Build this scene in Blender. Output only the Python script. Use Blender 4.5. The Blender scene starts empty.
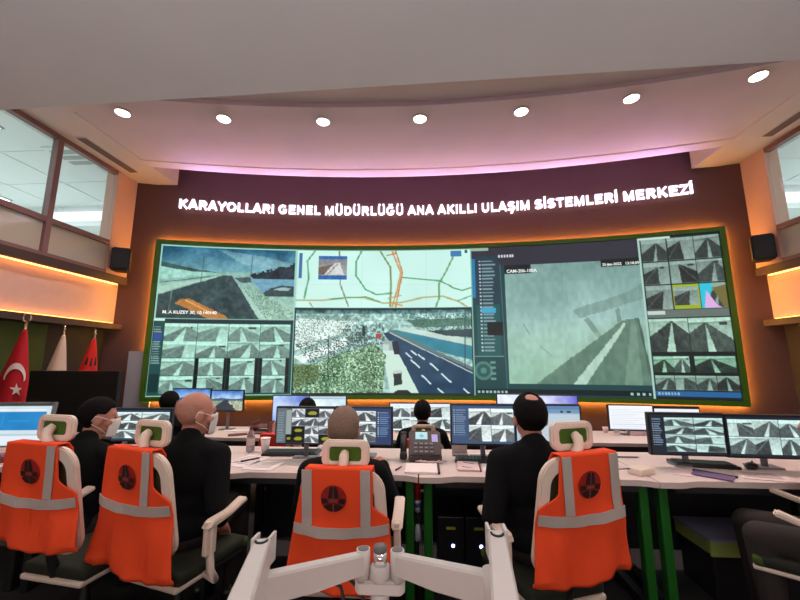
import bpy, bmesh, math, random
import numpy as np
from mathutils import Vector, Matrix, Euler

random.seed(4); RNG = np.random.default_rng(7)
PI = math.pi
SC = bpy.context.scene
COL = SC.collection

# ------------------------------------------------------------------ materials
def lin(c):
    return tuple((x/12.92 if x <= .04045 else ((x+.055)/1.055)**2.4) for x in c)
def rgb(r, g, b):
    return lin((r/255, g/255, b/255))
MATS = {}
def mat(name, col, rough=.5, metal=0., spec=.5, bump=0., bscale=60., var=0., vscale=8., emit=None, estr=1.):
    m = bpy.data.materials.new(name); m.use_nodes = True
    nt = m.node_tree; b = nt.nodes['Principled BSDF']
    b.inputs['Base Color'].default_value = (*col, 1)
    b.inputs['Roughness'].default_value = rough
    b.inputs['Metallic'].default_value = metal
    b.inputs['Specular IOR Level'].default_value = spec
    tc = nt.nodes.new('ShaderNodeTexCoord')
    if var > 0:
        n = nt.nodes.new('ShaderNodeTexNoise'); n.inputs['Scale'].default_value = vscale; n.inputs['Detail'].default_value = 5
        nt.links.new(tc.outputs['Object'], n.inputs['Vector'])
        r = nt.nodes.new('ShaderNodeValToRGB')
        r.color_ramp.elements[0].position = .3; r.color_ramp.elements[1].position = .7
        r.color_ramp.elements[0].color = (*[x*(1-var) for x in col], 1)
        r.color_ramp.elements[1].color = (*[min(1, x*(1+var)) for x in col], 1)
        nt.links.new(n.outputs['Fac'], r.inputs['Fac']); nt.links.new(r.outputs['Color'], b.inputs['Base Color'])
    if bump > 0:
        n = nt.nodes.new('ShaderNodeTexNoise'); n.inputs['Scale'].default_value = bscale; n.inputs['Detail'].default_value = 4
        nt.links.new(tc.outputs['Object'], n.inputs['Vector'])
        bp = nt.nodes.new('ShaderNodeBump'); bp.inputs['Strength'].default_value = bump; bp.inputs['Distance'].default_value = .01
        nt.links.new(n.outputs['Fac'], bp.inputs['Height']); nt.links.new(bp.outputs['Normal'], b.inputs['Normal'])
    if emit is not None:
        b.inputs['Emission Color'].default_value = (*emit, 1); b.inputs['Emission Strength'].default_value = estr
    MATS[name] = m
    return m

def glass_mat(name):
    m = bpy.data.materials.new(name); m.use_nodes = True
    nt = m.node_tree; nt.nodes.clear()
    o = nt.nodes.new('ShaderNodeOutputMaterial'); mx = nt.nodes.new('ShaderNodeMixShader')
    t = nt.nodes.new('ShaderNodeBsdfTransparent'); g = nt.nodes.new('ShaderNodeBsdfGlossy')
    t.inputs['Color'].default_value = (.9, .95, .93, 1); g.inputs['Roughness'].default_value = .02
    f = nt.nodes.new('ShaderNodeFresnel'); f.inputs['IOR'].default_value = 1.45
    gm = nt.nodes.new('ShaderNodeNewGeometry'); sb = nt.nodes.new('ShaderNodeMath'); sb.operation = 'SUBTRACT'; sb.use_clamp = True
    nt.links.new(f.outputs[0], sb.inputs[0]); nt.links.new(gm.outputs['Backfacing'], sb.inputs[1]); nt.links.new(sb.outputs[0], mx.inputs[0]); nt.links.new(t.outputs[0], mx.inputs[1]); nt.links.new(g.outputs[0], mx.inputs[2])
    nt.links.new(mx.outputs[0], o.inputs[0])
    return m

def screen_mat(name, strength=1.):
    m = bpy.data.materials.new(name); m.use_nodes = True
    nt = m.node_tree; b = nt.nodes['Principled BSDF']
    b.inputs['Base Color'].default_value = (.01, .01, .012, 1); b.inputs['Roughness'].default_value = .35
    a = nt.nodes.new('ShaderNodeAttribute'); a.attribute_name = 'picture'
    nt.links.new(a.outputs['Color'], b.inputs['Emission Color']); b.inputs['Emission Strength'].default_value = strength
    return m

M = {}
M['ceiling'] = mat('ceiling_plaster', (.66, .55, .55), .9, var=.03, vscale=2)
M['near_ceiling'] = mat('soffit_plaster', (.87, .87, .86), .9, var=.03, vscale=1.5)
M['brown'] = mat('brown_wall_paint', rgb(96, 64, 58), .75, var=.06, vscale=3, bump=.05)
M['pinkwall'] = mat('pale_plaster', rgb(214, 178, 165), .8, var=.03)
M['ledge'] = mat('dark_ledge', rgb(70, 48, 45), .6)
M['column'] = mat('column_paint', rgb(205, 160, 145), .75)
M['greenwall'] = mat('olive_panel', rgb(66, 80, 28), .8, var=.06)
M['black'] = mat('matte_black', (.008, .008, .009), .6)
M['blackgloss'] = mat('black_plastic', (.012, .012, .013), .3)
M['darkwall'] = mat('dark_panel', rgb(38, 30, 32), .7)
M['carpet'] = mat('carpet', rgb(30, 27, 29), .95, bump=.5, bscale=300, var=.2, vscale=200)
M['mullion'] = mat('mullion_paint', rgb(128, 92, 92), .5)
M['frosted'] = mat('beige_infill', rgb(188, 180, 165), .06, spec=.6)
M['glass'] = glass_mat('clear_glass')
M['office'] = mat('office_white', (.85, .87, .87), .8)
M['officegrey'] = mat('office_grey', (.45, .47, .47), .8)
M['officelight'] = mat('daylight_glow', (.9, .9, .9), .8, emit=(.95, 1, 1), estr=2.2)
M['doorgrey'] = mat('grey_door_paint', rgb(165, 170, 180), .5)
M['framegreen'] = mat('green_frame', rgb(70, 112, 20), .45)
M['led'] = mat('orange_led', (1, .4, .1), .5, emit=(1., .47, .08), estr=48.)
M['ledband'] = mat('amber_led', (1, .5, .15), .5, emit=(1., .36, .09), estr=7.)
M['letter'] = mat('lit_letter', (.9, .85, 1), .4, emit=(.90, .82, 1.), estr=1.7)
M['letter_side'] = mat('letter_edge', (.5, .45, .55), .4)
M['screen'] = screen_mat('screen_picture', 1.08)
M['desktop'] = mat('desk_laminate', rgb(220, 200, 193), .42, var=.02)
M['deskedge'] = mat('desk_edge', rgb(205, 185, 178), .5)
M['modesty'] = mat('black_modesty', (.012, .011, .013), .55)
M['leg'] = mat('green_leg', rgb(28, 100, 28), .42)
M['white_pl'] = mat('ivory_plastic', rgb(228, 208, 192), .42)
M['armwhite'] = mat('arm_white', rgb(196, 191, 188), .42, var=.02)
M['mesh_green'] = mat('green_mesh', rgb(74, 112, 22), .85, bump=.6, bscale=900)
M['mesh_olive'] = mat('olive_mesh', rgb(98, 84, 50), .85, bump=.6, bscale=900)
M['seat_fab'] = mat('seat_fabric', rgb(58, 80, 22), .9, bump=.3, bscale=500)
M['seat_dark'] = mat('seat_fabric_dark', rgb(30, 34, 20), .9, bump=.3, bscale=500)
M['chrome'] = mat('chrome', (.75, .75, .76), .12, metal=1)
M['grey_met'] = mat('grey_cap', rgb(95, 92, 92), .4)
M['vest'] = mat('hi_vis_orange', rgb(255, 78, 28), .8, bump=.25, bscale=260, var=.05, vscale=9)
M['redvest'] = mat('hi_vis_red', rgb(235, 50, 38), .8, bump=.25, bscale=260)
M['tape'] = mat('reflective_tape', rgb(190, 178, 170), .38, bump=.2, bscale=420, spec=.7)
M['emb_red'] = mat('emblem_red', rgb(150, 22, 14), .8)
M['emb_dark'] = mat('emblem_dark', rgb(42, 8, 8), .8)
M['emb_line'] = mat('emblem_line', rgb(170, 90, 80), .8)
M['suit'] = mat('black_suit', (.005, .005, .006), .9, spec=.15, bump=.25, bscale=350)
M['trouser'] = mat('dark_trousers', rgb(44, 36, 35), .9, bump=.25, bscale=350)
M['shoe'] = mat('black_leather', (.01, .01, .01), .3)
M['skin'] = mat('skin', rgb(192, 130, 110), .55, var=.06, vscale=12)
M['hairblack'] = mat('black_hair', (.006, .005, .005), .8, spec=.12, bump=.6, bscale=180)
M['hairgrey'] = mat('grey_brown_hair', rgb(138, 112, 98), .8, bump=.7, bscale=260, var=.15, vscale=90)
M['hairsparse'] = mat('sparse_grey_hair', rgb(178, 126, 108), .75, bump=.6, bscale=260, var=.12, vscale=70)
M['shirt'] = mat('shirt_white', rgb(215, 215, 220), .8)
M['mask'] = mat('white_mask', rgb(235, 230, 226), .8, bump=.2, bscale=90)
M['bezel'] = mat('bezel_black', (.015, .015, .017), .35)
M['bezelgrey'] = mat('bezel_grey', rgb(120, 120, 124), .4)
M['bezelwhite'] = mat('bezel_white', rgb(215, 215, 220), .4)
M['paper'] = mat('paper', rgb(238, 226, 224), .8)
M['pinkpaper'] = mat('tinted_paper', rgb(222, 196, 194), .8)
M['ink'] = mat('ink', rgb(60, 40, 45), .7)
M['purple'] = mat('purple_cover', rgb(110, 78, 120), .5)
M['brownbox'] = mat('brown_wood', rgb(105, 52, 44), .55)
M['red'] = mat('red_cloth', rgb(190, 14, 32), .75, bump=.2, bscale=200)
M['redor'] = mat('red_orange_cloth', rgb(226, 40, 28), .75, bump=.2, bscale=200)
M['ivory'] = mat('ivory_cloth', rgb(226, 200, 180), .8, bump=.2, bscale=200)
M['flagwhite'] = mat('flag_white', rgb(240, 225, 222), .8)
M['gold'] = mat('pole_metal', rgb(210, 195, 170), .25, metal=.9)
M['bottle'] = mat('clear_plastic', rgb(226, 205, 203), .15, spec=.6)
M['bottle'].node_tree.nodes['Principled BSDF'].inputs['Transmission Weight'].default_value = .75
M['phone'] = mat('phone_plastic', rgb(58, 48, 47), .4)
M['bottlecap'] = mat('maroon_cap', rgb(120, 40, 60), .4)
M['blue_led'] = mat('blue_led', (.4, .5, 1), .5, emit=(.28, .33, 1), estr=14.)
M['yellowlabel'] = mat('yellow_label', rgb(190, 180, 60), .5)
M['cabtop'] = mat('slate_laminate', rgb(150, 150, 178), .45)
M['cabgreen'] = mat('sage_edge', rgb(165, 182, 96), .5)
M['spotlamp'] = mat('spot_lamp', (1, 1, 1), .5, emit=(1, .93, .86), estr=22.)
M['trimwhite'] = mat('trim_white', rgb(225, 205, 200), .5)
M['slat'] = mat('vent_slat', rgb(150, 120, 118), .5)
M['ventdark'] = mat('vent_dark', rgb(52, 32, 32), .8)
M['bluewhite'] = mat('blue_print', rgb(60, 90, 160), .6)
M['cable'] = mat('black_cable', (.01, .01, .01), .5)
M['tubelamp'] = mat('fluorescent_panel', (1, 1, 1), .6, emit=(.95, 1., 1.), estr=3.0)

# ------------------------------------------------------------------ mesh helpers
def link(o, parent=None):
    COL.objects.link(o)
    if parent is not None: o.parent = parent
    return o
def obj(name, bm, m, parent=None, smooth=False, mats=None, loc=None, rot=None):
    me = bpy.data.meshes.new(name); bm.to_mesh(me); bm.free()
    for x in (mats or [m]): me.materials.append(x)
    if smooth:
        for p in me.polygons: p.use_smooth = True
    o = bpy.data.objects.new(name, me); link(o, parent)
    if loc is not None: o.location = loc
    if rot is not None: o.rotation_euler = rot
    return o
def tag(o, label=None, cat=None, group=None, kind=None):
    if label: o['label'] = label
    if cat: o['category'] = cat
    if group: o['group'] = group
    if kind: o['kind'] = kind
    return o
def thing(name, label, cat, loc=(0, 0, 0), rz=0, group=None):
    o = bpy.data.objects.new(name, None); o.empty_display_size = .05; link(o)
    o.location = loc; o.rotation_euler = (0, 0, rz)
    return tag(o, label, cat, group)
def struct(name, bm, m, mats=None, smooth=False):
    return tag(obj(name, bm, m, mats=mats, smooth=smooth), kind='structure')
def NB(): return bmesh.new()
def box(bm, c, s, rot=None, bev=0., mi=0, seg=2):
    r = bmesh.ops.create_cube(bm, size=1.)
    vs = r['verts']; mt = Matrix.Translation(c)
    if rot is not None: mt = mt @ Euler(rot).to_matrix().to_4x4()
    mt = mt @ Matrix.Diagonal((*s, 1))
    bmesh.ops.transform(bm, matrix=mt, verts=vs)
    fs = {f for v in vs for f in v.link_faces}
    for f in fs: f.material_index = mi
    if bev > 0:
        es = list({e for v in vs for e in v.link_edges})
        bmesh.ops.bevel(bm, geom=es, offset=bev, segments=seg, affect='EDGES', profile=.6)
    return bm
def frame_at(d):
    d = Vector(d).normalized(); u = Vector((0, 0, 1)) if abs(d.z) < .95 else Vector((0, 1, 0))
    a = d.cross(u).normalized(); return a, d.cross(a).normalized()
def tube(bm, pts, r, n=10, cap=True, mi=0):
    pts = [Vector(p) for p in pts]; rs = r if isinstance(r, (list, tuple)) else [r]*len(pts)
    rings = []
    a = b = None
    for i, p in enumerate(pts):
        d = (pts[min(i+1, len(pts)-1)]-pts[max(i-1, 0)])
        if a is None: a, b = frame_at(d)
        else:
            d = d.normalized(); a = (a-d*a.dot(d)).normalized(); b = d.cross(a).normalized()
        rings.append([bm.verts.new(p+(a*math.cos(2*PI*k/n)+b*math.sin(2*PI*k/n))*rs[i]) for k in range(n)])
    for i in range(len(rings)-1):
        for k in range(n):
            f = bm.faces.new((rings[i][k], rings[i][(k+1) % n], rings[i+1][(k+1) % n], rings[i+1][k])); f.material_index = mi; f.smooth = True
    if cap:
        for q in (rings[0][::-1], rings[-1]):
            f = bm.faces.new(q); f.material_index = mi
    return bm
def lathe(bm, prof, c=(0, 0, 0), n=20, mi=0):
    rings = [[bm.verts.new((c[0]+r*math.cos(2*PI*k/n), c[1]+r*math.sin(2*PI*k/n), c[2]+z)) for k in range(n)] for r, z in prof]
    for i in range(len(rings)-1):
        for k in range(n):
            f = bm.faces.new((rings[i][k], rings[i][(k+1) % n], rings[i+1][(k+1) % n], rings[i+1][k])); f.material_index = mi; f.smooth = True
    f = bm.faces.new(rings[0][::-1]); f.material_index = mi
    f = bm.faces.new(rings[-1]); f.material_index = mi
    return bm
def prism(bm, poly, d0, d1, plane='xy', mi=0):
    """polygon extruded between d0 and d1 along the axis normal to the plane"""
    def P(a, b, d): return {'xy': (a, b, d), 'xz': (a, d, b), 'yz': (d, a, b)}[plane]
    v0 = [bm.verts.new(P(a, b, d0)) for a, b in poly]; v1 = [bm.verts.new(P(a, b, d1)) for a, b in poly]
    n = len(poly)
    fs = [bm.faces.new(v0[::-1]), bm.faces.new(v1)]
    for i in range(n): fs.append(bm.faces.new((v0[i], v0[(i+1) % n], v1[(i+1) % n], v1[i])))
    for f in fs: f.material_index = mi
    bmesh.ops.recalc_face_normals(bm, faces=fs)
    return bm
def rrect(w, h, r, n=6):
    pts = []
    for cx, cy, a0 in ((w/2-r, h/2-r, 0), (-w/2+r, h/2-r, PI/2), (-w/2+r, -h/2+r, PI), (w/2-r, -h/2+r, 1.5*PI)):
        for k in range(n+1):
            a = a0+PI/2*k/n; pts.append((cx+r*math.cos(a), cy+r*math.sin(a)))
    return pts
def ring_plate(bm, outer, inner, d0, d1, fn, mi=0):
    """flat ring between two loops of equal length, given thickness; fn maps (a,b,d) to 3D"""
    n = len(outer)
    L = [[bm.verts.new(fn(a, b, d)) for a, b in lp] for lp in (outer, inner) for d in (d0, d1)]
    o0, o1, i0, i1 = L
    fs = []
    for k in range(n):
        j = (k+1) % n
        for q in ((o0[k], o0[j], i0[j], i0[k]), (o1[k], i1[k], i1[j], o1[j]), (o0[k], o1[k], o1[j], o0[j]), (i0[k], i0[j], i1[j], i1[k])):
            fs.append(bm.faces.new(q))
    for f in fs: f.material_index = mi
    bmesh.ops.recalc_face_normals(bm, faces=fs)
    return bm
def ell(bm, c, r, rot=None, u=20, v=12):
    q = bmesh.ops.create_uvsphere(bm, u_segments=u, v_segments=v, radius=1.)
    mt = Matrix.Translation(c)
    if rot is not None: mt = mt @ Euler(rot).to_matrix().to_4x4()
    mt = mt @ Matrix.Diagonal((*r, 1))
    bmesh.ops.transform(bm, matrix=mt, verts=q['verts'])
def cap_seg(bm, p0, p1, r0, r1, n=16):
    tube(bm, [p0, p1], [r0, r1], n=n)
    ell(bm, p0, (r0,)*3, u=n, v=8); ell(bm, p1, (r1,)*3, u=n, v=8)
def blend(bm, voxel, smooth_it=4):
    """fuse overlapping solids in a bmesh into one continuous surface"""
    me = bpy.data.meshes.new('tmp'); bm.to_mesh(me); bm.free()
    o = bpy.data.objects.new('tmp', me); COL.objects.link(o)
    r = o.modifiers.new('r', 'REMESH'); r.mode = 'VOXEL'; r.voxel_size = voxel
    s = o.modifiers.new('s', 'SMOOTH'); s.factor = .5; s.iterations = smooth_it
    dg = bpy.context.evaluated_depsgraph_get()
    me2 = bpy.data.meshes.new_from_object(o.evaluated_get(dg))
    bpy.data.objects.remove(o); bpy.data.meshes.remove(me)
    b2 = bmesh.new(); b2.from_mesh(me2); bpy.data.meshes.remove(me2)
    return b2
def text_mesh(s, size, ext=0., bold=0., align='LEFT'):
    cu = bpy.data.curves.new('t', 'FONT'); cu.body = s; cu.size = size; cu.extrude = ext; cu.offset = bold; cu.align_x = align
    cu.resolution_u = 3
    o = bpy.data.objects.new('t', cu); COL.objects.link(o)
    dg = bpy.context.evaluated_depsgraph_get()
    me = bpy.data.meshes.new_from_object(o.evaluated_get(dg))
    bpy.data.objects.remove(o); bpy.data.curves.remove(cu)
    return me

# ------------------------------------------------------------------ pictures shown on the screens
class Pic:
    """small raster canvas, coordinates 0..1, x right, y down, colours 0..255"""
    def __init__(s, w, h, c=(0, 0, 0)):
        s.w, s.h = w, h; s.a = np.zeros((h, w, 3)); s.a[:] = np.array(c)/255.
        s.X, s.Y = np.meshgrid((np.arange(w)+.5)/w, (np.arange(h)+.5)/h)
    def rect(s, x0, y0, x1, y1, c):
        s.a[max(0, round(y0*s.h)):max(0, round(y1*s.h)), max(0, round(x0*s.w)):max(0, round(x1*s.w))] = np.array(c)/255.; return s
    def mask(s, pts):
        m = np.zeros((s.h, s.w), bool); n = len(pts)
        for i in range(n):
            (x0, y0), (x1, y1) = pts[i], pts[(i+1) % n]
            if y0 == y1: continue
            c = ((y0 > s.Y) != (y1 > s.Y)) & (s.X < (x1-x0)*(s.Y-y0)/(y1-y0)+x0); m ^= c
        return m
    def poly(s, pts, c, al=1.):
        m = s.mask(pts); s.a[m] = s.a[m]*(1-al)+np.array(c)/255.*al; return s
    def grad(s, y0, y1, c0, c1):
        m = (s.Y >= y0) & (s.Y < y1); t = ((s.Y-y0)/(y1-y0))[m][:, None]
        s.a[m] = (np.array(c0)*(1-t)+np.array(c1)*t)/255.; return s
    def line(s, pts, wd, c, al=1.):
        asp = s.w/s.h
        for (x0, y0), (x1, y1) in zip(pts[:-1], pts[1:]):
            dx, dy = (x1-x0)*asp, y1-y0; L = dx*dx+dy*dy+1e-9
            px, py = (s.X-x0)*asp, s.Y-y0
            t = np.clip((px*dx+py*dy)/L, 0, 1)
            d = np.hypot(px-t*dx, py-t*dy)
            w = np.clip((wd/2-d)*s.h+.5, 0, 1)[..., None]*al
            s.a = s.a*(1-w)+np.array(c)/255.*w
        return s
    def noise(s, amp, n=12, m=None, seed=0, col=None):
        g = np.random.default_rng(seed).random((max(2, int(n*s.h/s.w)+2), n+2))
        yy = np.linspace(0, g.shape[0]-1.001, s.h); xx = np.linspace(0, g.shape[1]-1.001, s.w)
        yi, xi = yy.astype(int), xx.astype(int); fy, fx = (yy-yi)[:, None], (xx-xi)[None]
        v = (g[yi][:, xi]*(1-fy)*(1-fx)+g[yi+1][:, xi]*fy*(1-fx)+g[yi][:, xi+1]*(1-fy)*fx+g[yi+1][:, xi+1]*fy*fx)-.5
        v = v*2*amp
        if m is not None: v = v*m
        s.a = np.clip(s.a+v[..., None]*(np.array(col) if col is not None else 1.), 0, 1); return s
    def speck(s, pts, c, dens, n, seed=0, al=1.):
        """random blotches inside a polygon"""
        m = s.mask(pts); r = np.random.default_rng(seed).random((n, int(n*s.w/s.h)))
        yy = (np.arange(s.h)*r.shape[0]//s.h); xx = (np.arange(s.w)*r.shape[1]//s.w)
        k = m & (r[yy][:, xx] < dens); s.a[k] = s.a[k]*(1-al)+np.array(c)/255.*al; return s
    def blit(s, p, x0, y0, x1, y1):
        X0, X1, Y0, Y1 = round(x0*s.w), round(x1*s.w), round(y0*s.h), round(y1*s.h)
        if X1 <= X0 or Y1 <= Y0: return s
        xi = ((np.arange(X1-X0)+.5)*p.w/(X1-X0)).astype(int); yi = ((np.arange(Y1-Y0)+.5)*p.h/(Y1-Y0)).astype(int)
        src = p.a
        k = max(1, round(p.h/(Y1-Y0)))
        if k > 1: src = sum(np.roll(np.roll(p.a, -i, 0), -j, 1) for i in range(k) for j in range(k))/k/k
        x1c = min(s.w, X1); y1c = min(s.h, Y1)
        s.a[Y0:y1c, X0:x1c] = src[yi][:, xi][:y1c-Y0, :x1c-X0]; return s
    def linear(s):
        a = s.a; return np.where(a <= .04045, a/12.92, ((a+.055)/1.055)**2.4)

ALL = [(0, 0), (1, 0), (1, 1), (0, 1)]
def road_cam(seed, tint=(1, 1, 1), bright=1., w=96, h=64, contrast=1.):
    """one snowy motorway camera view"""
    r = np.random.default_rng(seed); p = Pic(w, h)
    vx, vy = r.uniform(.3, .75), r.uniform(.08, .25); dk = lambda v: 205-(205-v)*contrast
    p.grad(0, vy, (205, 214, 212), (222, 228, 226)); p.grad(vy, 1, (176, 182, 180), (214, 218, 216))
    g1 = dk(r.uniform(55, 90)); b0 = r.uniform(.3, .55); b1 = b0+r.uniform(.14, .3)
    kind = r.random()
    if kind < .75:
        p.poly([(vx-.025, vy), (vx, vy), (b0, 1), (r.uniform(-.7, -.2), 1)], (g1, g1+2, g1+4))
        p.poly([(vx, vy), (vx+.03, vy), (r.uniform(1.1, 1.7), 1), (b1, 1)], (g1+8, g1+10, g1+12))
    else:
        s_ = 1 if vx < .5 else -1
        p.poly([(vx, vy), (vx+.04, vy), (.5+s_*1.0, .75), (.5+s_*.9, 1), (.5-s_*.1, 1)], (g1, g1+2, g1+4))
        p.line([(vx, vy), (.5+s_*.55, 1)], .02, (200, 206, 206), .8)
    if r.random() < .5: p.line([(0, vy+r.uniform(.02, .12)), (1, vy-.02)], .05, (110, 118, 116), .6)
    if r.random() < .35: p.rect(r.uniform(.6, .8), vy, r.uniform(.82, .98), vy+.1, (60, 66, 68))
    p.noise(.07, 14, seed=seed); p.noise(.05, 40, seed=seed+1)
    p.a = np.clip(p.a*np.array(tint)*bright, 0, 1)
    return p
TEAL = (.78, .98, .90)
def photo_valley(w=260, h=156):
    p = Pic(w, h); p.grad(0, .34, (38, 98, 128), (110, 165, 175)); p.noise(.14, 7, m=(p.Y < .34), seed=3, col=(1, 1, 1))
    p.poly([(.4, .02), (.75, .1), (1, .2), (1, .3), (.6, .22)], (150, 190, 195), .5)
    p.grad(.34, 1, (130, 175, 165), (165, 205, 188))
    p.poly([(0, .25), (.2, .3), (.45, .37), (0, .47)], (150, 205, 190)); p.poly([(0, .22), (.22, .3), (.4, .35), (.22, .345), (0, .29)], (52, 86, 84))
    p.poly([(.65, .38), (1, .22), (1, .42), (.68, .42)], (34, 52, 62)); p.speck([(.65, .36), (1, .18), (1, .4), (.66, .4)], (26, 40, 48), .6, 30, 5)
    p.poly([(.45, .385), (.52, .385), (.74, 1), (-.05, 1), (-.05, .72)], (50, 72, 74)); p.noise(.06, 30, seed=8)
    p.poly([(.3, .44), (.45, .385), (0, .66), (0, .58)], (165, 205, 185)); p.line([(0, .52), (.35, .41)], .012, (60, 90, 88))
    p.poly([(.66, .42), (1, .42), (1, .66), (.75, .62)], (110, 160, 182))
    p.poly([(.82, .56), (.9, .52), (1, .53), (1, .68), (.78, .68), (.76, .63)], (52, 72, 74)); p.poly([(.84, .58), (.9, .545), (.98, .55), (.95, .6)], (150, 180, 182))
    p.poly([(.54, .42), (.66, .4), (.67, .48), (.6, .49)], (66, 84, 84)); p.line([(.3, .12), (.29, .5)], .012, (50, 80, 90)); p.line([(.665, .05), (.66, .45)], .01, (70, 110, 125))
    p.speck([(.58, .52), (.7, .56), (1, .9), (1, 1), (.80, 1)], (86, 110, 84), .4, 110, 6, .6)
    p.poly([(.12, .80), (.16, .74), (.22, .73), (.34, .83), (.5, .97), (.51, 1), (.36, 1), (.2, .86)], (178, 122, 66)); p.line([(.2, .76), (.38, .92)], .02, (225, 165, 90)); p.noise(.05, 60, seed=5)
    p.line([(.1, .5), (.08, .95)], .012, (170, 190, 185), .5)
    return p
def photo_city(w=300, h=150):
    p = Pic(w, h, (150, 190, 182)); p.noise(.16, 80, seed=2); p.grad(0, .05, (40, 90, 95), (110, 150, 150)); p.noise(.16, 90, seed=12, m=(p.Y < .3)); p.noise(.10, 25, seed=13, m=(p.Y < .3))
    p.poly([(.62, .12), (1, .1), (1, .2), (.7, .22)], (84, 124, 106)); p.speck([(.6, .05), (1, .05), (1, .25), (.7, .26)], (50, 88, 84), .4, 90, 3, .7)
    p.poly([(0, .1), (.36, .15), (.2, .36), (0, .5)], (214, 236, 230)); p.speck([(0, .02), (.4, .05), (.3, .3), (0, .45)], (96, 120, 106), .35, 95, 4, .7)
    p.poly([(0, .58), (.28, .34), (.3, .42), (.05, .66)], (222, 238, 232)); p.line([(0, .52), (.16, .38), (.3, .28)], .02, (150, 176, 170))
    p.speck([(0, .42), (.4, .26), (.45, .42), (.1, .7)], (50, 66, 62), .35, 85, 9, .8); p.speck([(.26, .2), (.5, .16), (.52, .42), (.3, .46)], (66, 84, 84), .45, 60, 14, .8)
    p.poly([(.52, .26), (.6, .24), (1, .42), (1, .62), (.8, .5)], (48, 130, 148)); p.poly([(.56, .24), (.64, .22), (1, .36), (1, .44)], (186, 210, 200)); p.poly([(.75, .26), (1, .24), (1, .34), (.86, .32)], (46, 70, 74))
    p.poly([(.5, .28), (.56, .27), (1.0, .74), (1, 1), (.7, 1), (.58, .52)], (28, 64, 90)); p.noise(.05, 20, seed=6)
    p.line([(.54, .26), (1, .72)], .035, (96, 118, 116)); p.line([(.54, .28), (1, .77)], .012, (190, 206, 202))
    for x, y, q in ((.66, .62, 1), (.72, .8, 1.1), (.81, .95, 1), (.83, .78, 1.1), (.77, .66, .9), (.7, .55, .7), (.95, .95, 1), (.63, .53, .7), (.66, .5, .6)): p.line([(x, y), (x+.045*q, y+.085*q)], .018, (205, 224, 228))
    p.poly([(.5, .5), (.57, .46), (.7, 1), (.54, 1)], (198, 226, 212)); p.poly([(.5, .38), (.56, .38), (.56, .5), (.5, .5)], (150, 172, 165))
    p.rect(.46, .29, .49, .35, (166, 60, 60)); p.poly([(.55, .39), (.585, .38), (.60, .55), (.565, .55)], (28, 38, 56)); p.rect(.5, .42, .535, .5, (190, 206, 200)); p.rect(.38, .2, .4, .32, (40, 52, 54))
    p.poly([(.56, .77), (.605, .75), (.61, .9), (.565, .92)], (36, 50, 46)); p.poly([(.565, .74), (.605, .735), (.605, .77), (.565, .78)], (190, 205, 196)); p.poly([(.58, .97), (.64, .97), (.66, 1), (.56, 1)], (36, 42, 40))
    tr = [(0, .7), (.12, .66), (.3, .5), (.46, .42), (.52, .56), (.5, 1), (0, 1)]
    p.poly(tr, (96, 142, 102)); p.speck(tr, (205, 230, 205), .34, 72, 21, .85); p.speck(tr, (34, 66, 44), .3, 66, 22, .85); p.speck(tr, (150, 190, 156), .3, 60, 23, .4); p.noise(.12, 26, seed=31, m=(p.X < .5)*(p.Y > .45))
    p.poly([(0, .66), (.14, .68), (.14, .85), (0, .95)], (76, 96, 48), .55); p.line([(.19, .32), (.19, .8)], .010, (50, 62, 60)); p.line([(.41, .5), (.43, 1)], .012, (100, 120, 100)); p.line([(.97, .0), (.96, .7)], .012, (44, 74, 78))
    return p
def map_pic(w=260, h=100):
    p = Pic(w, h, (196, 236, 226)); p.noise(.03, 5, seed=4)
    G, O, B = (70, 150, 100), (196, 150, 84), (130, 130, 110)
    p.line([(.1, .03), (.06, .2), (.07, .5), (.05, .85)], .022, G); p.line([(.24, .02), (.25, .3), (.25, .6), (.3, .98)], .02, B)
    p.line([(.37, .02), (.34, .2), (.34, .45), (.4, .7), (.46, .78), (.55, .76)], .022, G)
    p.line([(.48, .02), (.54, .3), (.545, .6), (.54, .98)], .024, (110, 140, 90)); p.line([(.55, .02), (.6, .4), (.58, .7), (.55, 1)], .024, O); p.line([(.57, .02), (.61, .4), (.59, .7), (.57, 1)], .02, (190, 120, 70))
    p.line([(0, .88), (.15, .88), (.3, .83), (.4, .84), (.5, .93), (.6, .92), (.72, .84), (.84, .82), (.92, .9), (.97, .99)], .024, (170, 160, 100)); p.line([(.2, .86), (.4, .82), (.48, .9)], .016, G)
    p.line([(.61, .48), (.75, .53), (.83, .55), (.9, .68), (.95, .73), (1, .68)], .022, G); p.line([(.91, .1), (.86, .4), (.82, .6), (.82, .85), (.8, 1)], .022, (90, 150, 90)); p.line([(.92, .9), (1, .82)], .016, G)
    p.line([(.52, .1), (.57, .06)], .02, (190, 110, 60)); p.line([(.53, .85), (.6, .8)], .02, O); p.line([(.53, .92), (.61, .97)], .02, O); p.line([(.08, .92), (.1, 1)], .016, (150, 150, 100))
    q = Pic(60, 40, (40, 100, 170)); q.grad(.12, .82, (120, 125, 130), (170, 172, 168)); q.poly([(.1, .8), (.6, .3), (.75, .3), (.9, .8)], (205, 208, 205)); q.poly([(0, .5), (.5, .35), (.2, .8), (0, .8)], (110, 95, 85)); q.line([(.3, .8), (.65, .35)], .03, (70, 74, 78)); q.noise(.06, 20, seed=1)
    p.blit(q, .122, .11, .288, .52); p.rect(.012, .06, .03, .5, (58, 110, 160)); p.rect(.89, .04, .95, .14, (60, 120, 170)); p.rect(.97, .03, .985, .08, (50, 80, 90))
    return p
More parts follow.
